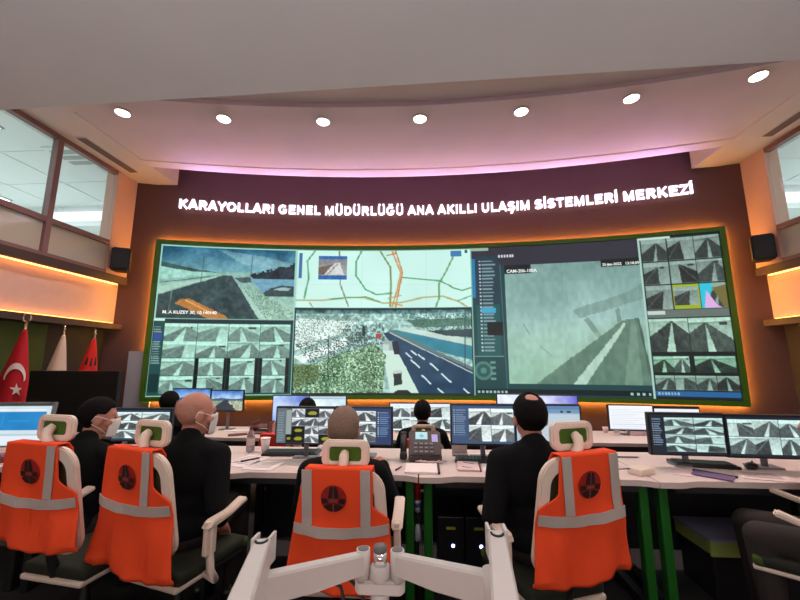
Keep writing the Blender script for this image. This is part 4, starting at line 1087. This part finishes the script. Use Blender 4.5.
# front row: chair, vest, person
CG = 'white mesh office chairs'
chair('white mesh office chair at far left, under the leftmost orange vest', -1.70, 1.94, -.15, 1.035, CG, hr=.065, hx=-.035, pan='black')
vest('leftmost orange safety vest, hanging on the chair of the dark-haired man at left', -1.70, 1.94, -.15, 1.035, 1, zbot=.585, flare=.13)
seated_person('person with black hair in a black suit at far left, turned to the right', -2.09, 2.15, -.05, drop=.08, turn=-.80, nod=-.12, lean=.13, hair='black', mask=True)
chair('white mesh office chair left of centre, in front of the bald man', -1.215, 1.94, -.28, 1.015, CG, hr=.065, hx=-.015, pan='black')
vest('orange safety vest on the chair of the bald man with the white mask', -1.215, 1.94, -.28, 1.015, 1, zbot=.475, flare=.14, lw=.185)
seated_person('person with a bald head and white face mask in a black suit, seen in profile', -1.305, 2.04, -.05, drop=.02, turn=-.66, nod=-.05, lean=.03, hair='sparse', mask=True, hands='lap')
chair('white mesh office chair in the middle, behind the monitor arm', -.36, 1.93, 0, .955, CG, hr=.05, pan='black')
vest('orange safety vest on the middle chair, just behind the monitor arm', -.36, 1.93, 0, .955, 1, left_tape=True, zbot=.46, flare=.07, lw=.172, tx=.105, lx=-.145, ex=-.03, slant=0., rtop=.135)
seated_person('person with short grey-brown hair seen from behind in the middle of the front row', -.425, 2.03, 0, drop=.095, lean=.03, side=-.02, hair='grey')
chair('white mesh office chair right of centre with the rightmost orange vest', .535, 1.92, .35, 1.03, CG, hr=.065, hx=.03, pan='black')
vest('rightmost orange safety vest, on the chair of the man with a bare crown', .535, 1.92, .35, 1.03, -1, zbot=.535, left_tape=True, flare=.07, lw=.185, lx=-.145, ex=-.03)
seated_person('person with dark hair and a bare crown in a black suit at centre right', .55, 2.03, .12, drop=.015, lean=.0, hair='black', spot=True, nod=-.02, hands='lap')
# partly visible person at the right edge
chair('white mesh office chair at the lower right edge with a raised armrest', 1.91, 2.09, .9, .98, CG)
seated_person('person in dark trousers at the lower right edge, only the legs in view', 2.01, 2.08, 1.12, drop=.03, hair='black', hands='lap', lean=-.05, knee=.33)
# rear row
seated_person('person with black hair behind the bald man, mostly hidden by his head', -2.63, 3.74, 0, LOW, drop=.01, hair='black', vox=1.5)
chair('small white office chair of the rear row behind the bald man', -2.62, 3.66, 0, .93, CG, LOW)
seated_person('person with black hair in the rear row above the yellow-tiled monitor', -1.18, 3.74, 0, LOW, drop=.07, hair='black', vox=1.5)
chair('small white office chair of the rear row behind the yellow-tiled monitor', -1.3, 3.66, 0, .88, CG, LOW)
vest('red safety vest of the rear row partly behind the yellow-tiled monitor', -1.3, 3.66, 0, .90, 1, zbot=.5, floor=LOW, m=M['redvest'], logo=False)
seated_person('person with black hair in the rear row just above the desk phone', -.03, 3.78, 0, LOW, drop=.085, hair='black', vox=1.5)
chair('small white office chair of the rear row with a green headrest above the desk phone', -.02, 3.70, 0, .86, CG, LOW, hr=.07)
vest('red safety vest of the rear row just behind the desk phone', -.02, 3.70, 0, .86, 1, zbot=.5, floor=LOW, m=M['redvest'], logo=False)

# ------------------------------------------------------------------ things on the front desks
ZT = .741
def slab(name, label, cat, cx, cy, w, d, h, m, rz=0, z=ZT, group=None, bev=0.):
    b = NB(); box(b, (0, 0, h/2), (w, d, h), bev=bev); o = obj(name, b, m, loc=(cx, cy, z), rot=(0, 0, rz)); return tag(o, label, cat, group)
def keyboard(label, cx, cy, rz, w=.44, d=.14):
    t = thing('keyboard', label, 'keyboard', (cx, cy, ZT), rz, 'black keyboards')
    b = NB(); box(b, (0, 0, .009), (w, d, .018), bev=.004); obj('case', b, M['blackgloss'], t)
    b = NB()
    for r in range(5):
        for c in range(16): box(b, (-w/2+.02+(w-.04)*(c+.5)/16, -d/2+.014+(d-.028)*(r+.5)/5, .0205), ((w-.04)/16*.8, (d-.028)/5*.8, .006))
    obj('keys', b, M['bezel'], t)
keyboard('black keyboard left of the grey-haired man', -.98, 2.80, .06, .40, .15)
keyboard('black keyboard in front of the man at centre right', .42, 2.68, -.10, .44, .13)
keyboard('black keyboard in front of the wide twin monitors', 1.80, 2.68, -.16, .36, .14)
def mouse(label, x, y, rz):
    t = thing('computer_mouse', label, 'mouse', (x, y, ZT), rz, 'computer mice')
    b = NB(); ell(b, (0, 0, .014), (.034, .058, .022), u=16, v=10); bmesh.ops.bisect_plane(b, geom=b.verts[:]+b.edges[:]+b.faces[:], plane_co=(0, 0, .001), plane_no=(0, 0, -1), clear_outer=True); obj('shell', b, M['blackgloss'], t, smooth=True)
    b = NB(); tube(b, [(-.004, .028, .035), (.004, .028, .035)], .008, 10); obj('wheel', b, M['bezelgrey'], t)
mouse('black computer mouse right of the keyboard by the wide twin monitors', 2.06, 2.63, -.9)
t = thing('computer_mouse', 'white mouse with coiled lead beside the black keyboard left of the grey-haired man', 'mouse', (-.80, 2.93, ZT), .3, 'computer mice')
b = NB(); ell(b, (0, 0, .014), (.03, .052, .022), u=16, v=10); obj('shell', b, M['bezelwhite'], t, smooth=True)
b = NB(); tube(b, [(0, .05, .01), (.03, .09, .006), (.06, .06, .006), (.03, .03, .006), (.0, .09, .012)], .004, 6); obj('lead', b, M['bezelwhite'], t)
# bottle and cup
t = thing('water_bottle', 'clear plastic water bottle with a maroon cap on the front desk', 'bottle', (-1.32, 2.85, ZT))
b = NB(); lathe(b, [(.024, 0), (.030, .006), (.030, .10), (.026, .125), (.013, .15), (.012, .165)], n=18); obj('bottle_body', b, M['bottle'], t, smooth=True)
b = NB(); lathe(b, [(.0305, .045), (.0308, .05), (.0308, .09), (.0305, .095)], n=18); obj('wrapper', b, M['pinkpaper'], t)
b = NB(); lathe(b, [(.0145, .158), (.0145, .182), (.012, .184)], n=14); obj('cap', b, M['bottlecap'], t)
t = thing('paper_cup', 'white paper cup beside the water bottle', 'cup', (-1.21, 2.86, ZT))
b = NB(); lathe(b, [(.024, 0), (.036, .095), (.034, .095), (.023, .01)], n=20); obj('cup_wall', b, M['paper'], t, smooth=True)
b = NB(); lathe(b, [(.038, .092), (.0385, .097), (.036, .098)], n=20); obj('rim', b, M['flagwhite'], t)
# papers, pens, notebooks
def paper(label, cx, cy, w, d, rz, marks=True, m=None, n=1):
    t = thing('paper_sheet', label, 'paper', (cx, cy, ZT), rz, 'papers on the front desks')
    b = NB(); box(b, (0, 0, .0015*n), (w, d, .003*n)); obj('sheet', b, m or M['paper'], t)
    if marks:
        b = NB()
        for k in range(6): box(b, (-.02*w, d*(.36-.12*k), .003*n+.0006), (w*.7, d*.012, .0008))
        obj('printed_lines', b, M['ink'], t)
paper('printed sheet with writing in front of the bald man', -1.22, 2.58, .20, .27, -.25)
paper('second printed sheet beside the bald man nearest the desk edge', -1.05, 2.48, .2, .2, -.1)
def pen(label, x, y, rz, L=.14, m=None, z=ZT+.006):
    t = thing('pen', label, 'pen', (x, y, z), rz, 'pens')
    b = NB(); tube(b, [(-L/2, 0, 0), (L/2-.02, 0, 0)], .0045, 8); obj('barrel', b, m or M['cable'], t)
    b = NB(); tube(b, [(L/2-.02, 0, 0), (L/2, 0, 0)], [.0042, .001], 8); obj('tip', b, M['chrome'], t)
pen('dark pen lying on the printed sheet before the bald man', -1.19, 2.60, .9, .15, z=ZT+.0085)
t = thing('notebook', 'open white notebook with a dark spine in front of the desk phone', 'notebook', (-.0, 2.47, ZT), .0)
b = NB(); box(b, (-.03, 0, .006), (.20, .2, .012), bev=.002); obj('pages', b, M['paper'], t)
b = NB(); box(b, (.078, 0, .007), (.014, .2, .014), bev=.002); obj('spine', b, M['ink'], t)
pen('short dark pen lying by the white notebook near the phone', -.17, 2.47, 1.2, .10, z=ZT+.006)
t = thing('notebook', 'square notebook with a sketch and dark edge right of the desk phone', 'notebook', (.27, 2.55, ZT), -.06)
b = NB(); box(b, (0, 0, .006), (.14, .22, .012), bev=.002); obj('pages', b, M['pinkpaper'], t)
b = NB(); box(b, (.072, 0, .007), (.010, .22, .014), bev=.002); obj('spine', b, M['ink'], t)
b = NB(); tube(b, [(-.04, -.05, .0125), (.0, -.065, .0125), (.035, -.05, .0125), (0, -.03, .0125), (-.04, -.05, .0125)], .002, 6); tube(b, [(-.03, .06, .0125), (.04, .02, .0125)], .002, 6); obj('ink_sketch', b, M['ink'], t)
paper('blank sheet with a pen on it before the man at centre right', .47, 2.54, .22, .22, -.04, False)
pen('black pen lying on the blank sheet before the man at centre right', .46, 2.52, -.25, .15, z=ZT+.0085)
t = thing('tray_stand', 'small grey tray standing under the monitor right of the phone', 'desk tray', (.245, 2.84, ZT), 0)
b = NB(); box(b, (0, 0, .006), (.11, .08, .012), bev=.002); obj('base', b, M['bezelgrey'], t)
b = NB(); box(b, (0, .03, .045), (.11, .012, .07), rot=(-.25, 0, 0), bev=.003); obj('back_plate', b, M['pinkpaper'], t)
slab('paper_sheet', 'loose white sheet on the desk under the monitor with four snowy road views', 'paper', .43, 2.86, .22, .10, .002, M['paper'], .2, ZT, 'papers on the front desks')
t = thing('wooden_block', 'pale wooden block with a cord on the desk before the twin monitors', 'box', (1.30, 2.47, ZT), .5)
b = NB(); box(b, (0, 0, .018), (.13, .09, .036), bev=.005); obj('block', b, M['white_pl'], t)
b = NB(); tube(b, [(-.06, .02, .03), (-.16, .14, .006), (-.30, .33, .006), (-.36, .42, .006)], .003, 6); obj('cord', b, M['cable'], t)
pen('dark pen on the desk left of the pale wooden block', 1.13, 2.56, -1.0, .09)
pen('long thin pen on the desk left of the wide twin monitors', 1.42, 2.84, .02, .16)
t = thing('booklet', 'purple booklet with a dark edge in front of the keyboard by the twin monitors', 'booklet', (1.69, 2.44, ZT), -.75)
b = NB(); box(b, (0, 0, .004), (.19, .11, .008)); obj('cover', b, M['purple'], t)
b = NB(); box(b, (0, .062, .005), (.21, .018, .010)); obj('spine', b, M['ink'], t)
paper('loose printed sheet right of the purple booklet', 1.98, 2.46, .26, .18, -.25, True, M['pinkpaper'])
paper('loose sheet left of the purple booklet beside the desk edge', 1.56, 2.50, .10, .14, -.6, False, M['pinkpaper'])
# desk phone
t = thing('desk_phone', 'black desk phone with a lit display on the front desk in the middle', 'phone', (-.02, 2.72, ZT), .03)
b = NB(); prism(b, [(-.10, 0), (.11, 0), (.11, .165), (.085, .175), (-.10, .045)], -.10, .125, 'yz'); bmesh.ops.bevel(b, geom=b.edges[:], offset=.01, segments=2, affect='EDGES'); obj('phone_body', b, M['phone'], t)
sl = math.atan2(.13, .185)
def on_face(u, v, dz=0): # u across, v along slope
    return Vector((u, -.10+v*math.cos(sl)-dz*math.sin(sl), .045+v*math.sin(sl)+dz*math.cos(sl)))
q = Pic(24, 16, (170, 214, 224)); q.poly([(.3, .5), (.5, .25), (.75, .5), (.5, .8)], (110, 180, 190)); q.rect(0, 0, 1, .12, (210, 230, 240))
me = screen_grid(q, lambda u, v: tuple(on_face(-.052+.085*u, .205-.065*v, .003)), 0, 0); o = bpy.data.objects.new('display', me); link(o, t)
q = Pic(10, 16, (168, 152, 206)); me = screen_grid(q, lambda u, v: tuple(on_face(.062+.042*u, .185-.068*v, .003)), 0, 0); o = bpy.data.objects.new('side_display', me); link(o, t)
for r_ in range(3):
    for c_ in range(4):
        b = NB(); box(b, on_face(-.05+.036*c_, .03+.034*r_, .003), (.022, .018, .008), rot=(sl, 0, 0), bev=.002); obj('key', b, M['bezelgrey'], t)
b = NB(); cap_seg(b, (-.135, -.05, .05), (-.135, .06, .14), .022, .022, 12); box(b, (-.135, -.06, .035), (.05, .06, .05), bev=.015); box(b, (-.135, .08, .14), (.05, .06, .05), bev=.015); obj('handset', b, M['black'], t, smooth=True)
t = thing('headset_cable', 'tangled pale cable lying before the desk phone', 'cable', (.03, 2.62, ZT), 0)
b = NB(); pts = [(.11*math.cos(k*.55)*(1-.015*k)+.01*math.sin(k*2.1), .032*math.sin(k*.55)+.004*math.cos(k*3), .008+.010*(k % 5)/4) for k in range(40)]
tube(b, pts, .0035, 6); obj('coil', b, M['pinkpaper'], t, smooth=True)

# far-left front desk: red cloth item
t = thing('red_pouch', 'dark red pouch lying on the desk at the far left under the tilted screen', 'pouch', (-2.95, 2.45, ZT), .1)
b = NB(); box(b, (0, 0, .025), (.26, .10, .05), bev=.022, seg=3); obj('cloth', b, M['bottlecap'], t, smooth=True)
b = NB(); box(b, (0, -.045, .035), (.2, .006, .008)); obj('zip', b, M['ink'], t)

# ------------------------------------------------------------------ rear desk items
ZR = .591
t = thing('document_tray', 'brown two-tier document tray on the rear desk left of the red vest', 'tray', (-1.88, 4.36, ZR), .05)
for z in (.006, .075): b = NB(); box(b, (0, 0, z), (.20, .22, .012)); obj('shelf', b, M['brownbox'], t)
for s in (-1, 1): b = NB(); box(b, (s*.095, 0, .06), (.012, .22, .13)); obj('side_panel', b, M['brownbox'], t)
b = NB(); box(b, (0, 0, .02), (.16, .18, .014)); obj('paper_stack', b, M['pinkpaper'], t)
slab('paper_sheet', 'white sheets lying on the rear desk right of the bald man', 'paper', -2.24, 4.45, .30, .16, .006, M['paper'], .1, ZR, 'papers on the rear desks')
slab('folder', 'dark folder lying on the rear desk between the white sheets and the brown tray', 'folder', -2.10, 4.20, .20, .10, .01, M['brownbox'], .5, ZR)
for k, (x, lb) in enumerate([(2.08, 'left'), (2.20, 'right')]):
    t = thing('small_cup', 'small pale cup on the rear desk under the white monitor, the %s one of two' % lb, 'cup', (x, 4.62, ZR), 0, 'small cups on the rear desk')
    b = NB(); lathe(b, [(.022, 0), (.034, .06), (.031, .06), (.02, .008)], n=16); obj('cup_wall', b, M['pinkpaper'], t, smooth=True)
    b = NB(); lathe(b, [(.012, .03), (.03, .05)], n=12); obj('drink', b, M['brownbox'], t)
t = thing('tissue_box', 'low pale box with a dark top under the white rear monitor', 'box', (2.36, 4.5, ZR), -.05)
b = NB(); box(b, (0, 0, .025), (.18, .1, .05), bev=.004); obj('carton', b, M['pinkpaper'], t)
b = NB(); box(b, (0, 0, .052), (.14, .06, .006)); obj('lid', b, M['ink'], t)
mo = thing('computer_mouse', 'black mouse on the rear desk left of the twin monitors', 'mouse', (2.40, 4.22, ZR), .4, 'computer mice')
b = NB(); ell(b, (0, 0, .014), (.034, .058, .02)); obj('shell', b, M['blackgloss'], mo, smooth=True)

# ------------------------------------------------------------------ flags on the left
def flag(label, x, y, ztop, m, length, spread, finial, emblem=None, group='flags on poles by the left wall', seed=0):
    t = thing('flag', label, 'flag', (x, y, LOW if y > 3.15 else 0), 0, group)
    z0 = LOW if y > 3.15 else 0; h = ztop-z0
    b = NB(); tube(b, [(0, 0, .02), (0, 0, h)], .014, 10); obj('pole', b, M['gold'], t)
    b = NB(); lathe(b, [(.15, 0), (.15, .02), (.03, .04), (.02, .08)], n=20); obj('pole_base', b, M['gold'], t)
    b = NB()
    if finial == 'crescent':
        tube(b, [(.05*math.cos(a), 0, h+.075+.05*math.sin(a)) for a in np.linspace(PI*.5+.5, PI*2.5-.5, 20)], [.004+.009*math.sin(PI*k/19) for k in range(20)], 8); tube(b, [(0, 0, h), (0, 0, h+.03)], .012, 8)
    else: lathe(b, [(.012, h), (.016, h+.02), (.004, h+.08)], n=10)
    obj('finial', b, M['gold'], t)
    # cloth hanging from the pole top as a folded cone
    def S(s, v, off=0.):
        """s 0..1 round the front of the fold, v 0..1 down"""
        a = -2.4+s*3.0
        r = .02+spread*v**.9*(1+.10*math.sin(s*15+seed)*v)
        return Vector((math.cos(a)*(r+off)-.35*spread*v, math.sin(a)*(r+off)*.65, h-.06-length*v-.03*math.sin(s*9+seed)*v))
    b = NB(); n1, n2 = 34, 26
    g = [[b.verts.new(S(i/n1, j/n2)) for i in range(n1+1)] for j in range(n2+1)]
    for j in range(n2):
        for i in range(n1): b.faces.new((g[j][i], g[j][i+1], g[j+1][i+1], g[j+1][i]))
    bmesh.ops.recalc_face_normals(b, faces=b.faces[:]); bmesh.ops.solidify(b, geom=b.faces[:], thickness=.004); obj('cloth', b, m, t, smooth=True)
    def patch(poly, mm, nm):
        b = NB(); f = b.faces.new([b.verts.new((p[0], p[1], 0)) for p in poly]); bmesh.ops.triangulate(b, faces=[f])
        bmesh.ops.subdivide_edges(b, edges=b.edges[:], cuts=2, use_grid_fill=True)
        for v_ in b.verts: v_.co = S(v_.co.x, v_.co.y, .012)
        bmesh.ops.recalc_face_normals(b, faces=b.faces[:]); bmesh.ops.solidify(b, geom=b.faces[:], thickness=.003); obj(nm, b, mm, t)
    if emblem == 'crescent':
        cx, cy = .50, .465
        o_ = [(cx+.26*math.cos(a), cy+.115*math.sin(a)) for a in np.linspace(-.35, PI+.35, 24)]
        i_ = [(cx+.215*math.cos(a), cy-.035+.095*math.sin(a)) for a in np.linspace(PI+.2, -.2, 24)]
        o_ = [(cx+.26*math.cos(a), cy-.115*math.sin(a)) for a in np.linspace(-.35, PI+.35, 24)]
        i_ = [(cx+.215*math.cos(a), cy+.03-.085*math.sin(a)) for a in np.linspace(PI+.2, -.2, 24)]
        patch(o_+i_, M['flagwhite'], 'crescent')
        st = []
        for k in range(10):
            r = 1. if k % 2 == 0 else .40; a = PI/2+k*PI/5+.15; st.append((.58+.13*r*math.cos(a), .605-.062*r*math.sin(a)))
        patch(st, M['flagwhite'], 'star')
    if emblem == 'fringe':
        for k in range(3): patch([(.30+.17*k, .62), (.39+.17*k, .62), (.37+.17*k, .42), (.32+.17*k, .45)], M['black'], 'dark_mark')
    return t
flag('large red flag with a white crescent and star at the far left', -4.72, 4.08, 1.84, M['red'], 1.15, .24, 'crescent', 'crescent', seed=1)
flag('plain ivory white flag between the two red ones', -4.74, 4.58, 1.80, M['ivory'], .95, .19, 'point', seed=2)
flag('small orange-red flag with dark marks at the right of the three flags', -4.72, 5.02, 1.78, M['redor'], .60, .14, 'point', 'fringe', seed=3)
# dark display standing in front of the flags
t = thing('standing_display', 'large black switched-off display on a stand before the flags at left', 'display', (-3.93, 4.0, LOW), -.05)
b = NB(); box(b, (0, 0, 1.12), (1.12, .05, .66), bev=.008); obj('housing', b, M['black'], t)
b = NB(); box(b, (0, -.027, 1.12), (1.07, .004, .61)); obj('screen', b, M['black'], t)
for s in (-1, 1): b = NB(); box(b, (s*.3, .03, .45), (.05, .04, .9)); obj('leg', b, M['black'], t); b = NB(); box(b, (s*.3, 0, .015), (.06, .5, .03)); obj('foot', b, M['black'], t)

# ------------------------------------------------------------------ under the desks
for k, (x, lb) in enumerate([(.15, 'left'), (.322, 'right')]):
    t = thing('computer_tower', 'black computer tower under the centre desk, the %s one of the pair' % lb, 'computer', (x, 2.70, 0), 0, 'computer towers under the desk')
    b = NB(); box(b, (0, 0, .225), (.165, .36, .45), bev=.006); obj('case', b, M['blackgloss'], t)
    b = NB(); box(b, (0, -.182, .385), (.055, .004, .014)); obj('yellow_sticker', b, M['yellowlabel'], t)
    b = NB(); ell(b, (.012, -.182, .285), (.010, .004, .010)); obj('power_light', b, M['blue_led'], t)
t = thing('rolled_banner', 'narrow red banner with a white and blue end beside the green legs in the centre', 'banner', (-.055, 2.48, 0), 0)
b = NB(); tube(b, [(0, 0, .0), (0, 0, .70)], .008, 8); obj('stick', b, M['cable'], t)
b = NB(); tube(b, [(0, 0, .56), (0, 0, .69)], .019, 12); obj('red_cloth', b, M['red'], t)
b = NB(); tube(b, [(0, 0, .49), (0, 0, .558)], [.016, .02], 12); obj('white_end', b, M['bezelwhite'], t)
b = NB(); tube(b, [(0, 0, .52), (0, 0, .545)], .0215, 12); obj('blue_stripe', b, M['bluewhite'], t)
b = NB(); tube(b, [(0, 0, .33), (0, 0, .38), (0, 0, .42)], [.022, .02, .012], 12); obj('tassel', b, M['bezelwhite'], t)
t = thing('low_cabinet', 'low dark cabinet with a slate top and sage green edge under the right desk', 'cabinet', (2.12, 2.72, 0), 0)
b = NB(); box(b, (0, 0, .13), (.80, .30, .26), bev=.01); obj('body', b, M['modesty'], t)
b = NB(); box(b, (0, 0, .345), (.84, .34, .016)); obj('top', b, M['cabtop'], t)
b = NB(); box(b, (0, -.165, .297), (.84, .014, .08)); box(b, (0, .02, .297), (.82, .3, .075)); obj('green_edge', b, M['cabgreen'], t)
t = thing('arm_cable', 'black cable looping below the left half of the twin monitor arm', 'cable', (-.14, .87, .741), 0)
b = NB(); tube(b, [(-.085, -.07, .245), (-.065, -.02, .222), (-.035, .01, .215), (-.005, .02, .185), (.012, .025, .12), (.02, .03, .004)], .0045, 8); tube(b, [(-.06, -.035, .228), (-.045, .0, .20), (-.035, .02, .14), (-.03, .03, .004)], .0035, 8); obj('cable', b, M['cable'], t)

# ------------------------------------------------------------------ foreground: desk edge and twin monitor arm
t = desk(-.75, .55, .10, .93, .74, 0., 'white desk just below the picture that carries the twin monitor arm', 'viewpoint desk')
t['group'] = ''; del t['group']
ARM = thing('monitor_mount', 'pale grey twin monitor arm with a chrome-capped post in the foreground', 'monitor arm', (-.098, .85, .741), 0)
def AP(x, y, z): return (x+.098, y-.85, z-.741)
b = NB(); box(b, AP(-.098, .85, .748), (.10, .10, .014), bev=.004); obj('clamp_plate', b, M['armwhite'], ARM)
b = NB()
for s in (-1, 1): tube(b, [AP(-.098+s*.009, .85, .75), AP(-.098+s*.009, .85, .94)], .0095, 12)
obj('post', b, M['armwhite'], ARM)
b = NB(); lathe(b, [(.012, .178), (.019, .184), (.019, .2), (.0165, .204)], n=20); obj('collar', b, M['armwhite'], ARM)
b = NB(); lathe(b, [(.0165, .2), (.0165, .228), (.020, .232), (.0215, .252), (.0175, .256)], n=24); obj('hub', b, M['armwhite'], ARM)
b = NB(); prism(b, rrect(.104, .034, .015), .204, .230); bmesh.ops.bevel(b, geom=[e for e in b.edges if e.calc_face_angle(0) > 1.2], offset=.004, segments=2, affect='EDGES'); obj('cross_bar', b, M['armwhite'], ARM)
b = NB(); lathe(b, [(.0142, .25), (.0142, .282)], n=24); obj('chrome_sleeve', b, M['chrome'], ARM)
b = NB(); lathe(b, [(.0148, .281), (.0150, .285), (.0135, .292), (.008, .294)], n=24); obj('post_cap', b, M['grey_met'], ARM)
for s, E, near, far, tp in ((-1, Vector((-.290, .685, 1.035)), Vector((-.186, .33, 1.12)), Vector((-.300, .725, 1.085)), None), (1, Vector((.103, .670, 1.06)), Vector((.070, .33, 1.125)), Vector((.122, .715, 1.115)), None)):
    P = Vector((-.098+s*.036, .85, .998))
    b = NB(); bt = P-Vector((0, 0, .03)); tube(b, [AP(*bt), AP(*(bt+Vector((0, 0, .058))))], .0145, 20)
    h_ = obj('pivot', b, M['armwhite'], ARM)
    b = NB(); tp_ = P+Vector((0, 0, .028)); tube(b, [AP(*tp_), AP(*(tp_+Vector((0, 0, .0012))))], .0115, 18); obj('pivot_cap', b, M['grey_met'], h_)
    # lower arm: tapered beam
    b = NB(); d = (E-P); L = d.length; dn = d.normalized(); sd = Vector((dn.y, -dn.x, 0)).normalized()
    prof = []
    for k, f in enumerate((0., .15, .5, .85, 1.)):
        c = P.lerp(E, f); hh = .024+.004*f; wd = .012
        c = c+Vector((0, 0, -.012*math.sin(PI*f)*0))
        top = .021; bot = -.016-.009*min(1, f*2)
        prof.append([b.verts.new(AP(*(c+sd*a*wd+Vector((0, 0, z))))) for a, z in ((-1, bot), (1, bot), (1, top-.004), (.75, top), (-.75, top), (-1, top-.004))])
    for r0, r1 in zip(prof[:-1], prof[1:]):
        for k in range(6): b.faces.new((r0[k], r0[(k+1) % 6], r1[(k+1) % 6], r1[k]))
    b.faces.new(prof[0][::-1]); b.faces.new(prof[-1]); bmesh.ops.recalc_face_normals(b, faces=b.faces[:])
    obj('lower_arm', b, M['armwhite'], ARM)
    b = NB(); tube(b, [AP(E.x, E.y, E.z-.032), AP(E.x, E.y, E.z+.026)], .0135, 18); obj('elbow', b, M['armwhite'], ARM)
    # upper arm: long box beam coming towards the viewer, notch at its far end
    b = NB(); d = near-far; dn = d.normalized(); sd = Vector((dn.y, -dn.x, 0)).normalized(); upv = sd.cross(dn); upv = upv if upv.z > 0 else -upv
    def ring(c, w, t0, t1): return [b.verts.new(AP(*(c+sd*a*w+upv*z))) for a, z in ((-1, t0), (1, t0), (1, t1-.004), (.8, t1), (-.8, t1), (-1, t1-.004))]
    rg = [ring(far, .014, -.05, .010), ring(far.lerp(near, .05), .0145, -.052, .016), ring(far.lerp(near, .5), .0165, -.05, .018), ring(near, .0165, -.045, .018)]
    for r0, r1 in zip(rg[:-1], rg[1:]):
        for k in range(6): b.faces.new((r0[k], r0[(k+1) % 6], r1[(k+1) % 6], r1[k]))
    b.faces.new(rg[0][::-1]); b.faces.new(rg[-1]); bmesh.ops.recalc_face_normals(b, faces=b.faces[:])
    u = obj('upper_arm', b, M['armwhite'], ARM)
    b = NB(); c = far.lerp(near, .07)+upv*.0172; ring_pts = [AP(*(c+sd*.010*math.cos(a)+dn*.016*math.sin(a))) for a in np.linspace(.2, PI-.2, 12)]
    tube(b, ring_pts, .0022, 6); obj('cable_slot', b, M['black'], u)
    for q in (-1, 1):
        b = NB(); box(b, AP(*(far-dn*.006+sd*q*.0145+upv*-.01)), (.006, .03, .05), bev=.002); obj('end_cheek', b, M['armwhite'], u)

# ------------------------------------------------------------------ world and render look
w = bpy.data.worlds.new('world'); SC.world = w; w.use_nodes = True
w.node_tree.nodes['Background'].inputs[0].default_value = (.5, .55, .6, 1); w.node_tree.nodes['Background'].inputs[1].default_value = .05
SC.view_settings.view_transform = 'Standard'; SC.view_settings.look = 'None'; SC.view_settings.exposure = 0.; SC.view_settings.gamma = 1.
SC.view_settings.use_curve_mapping = False
SC.cycles.use_denoising = True; SC.cycles.max_bounces = 6; SC.cycles.diffuse_bounces = 4; SC.cycles.transparent_max_bounces = 8
SC.cycles.sample_clamp_indirect = 6
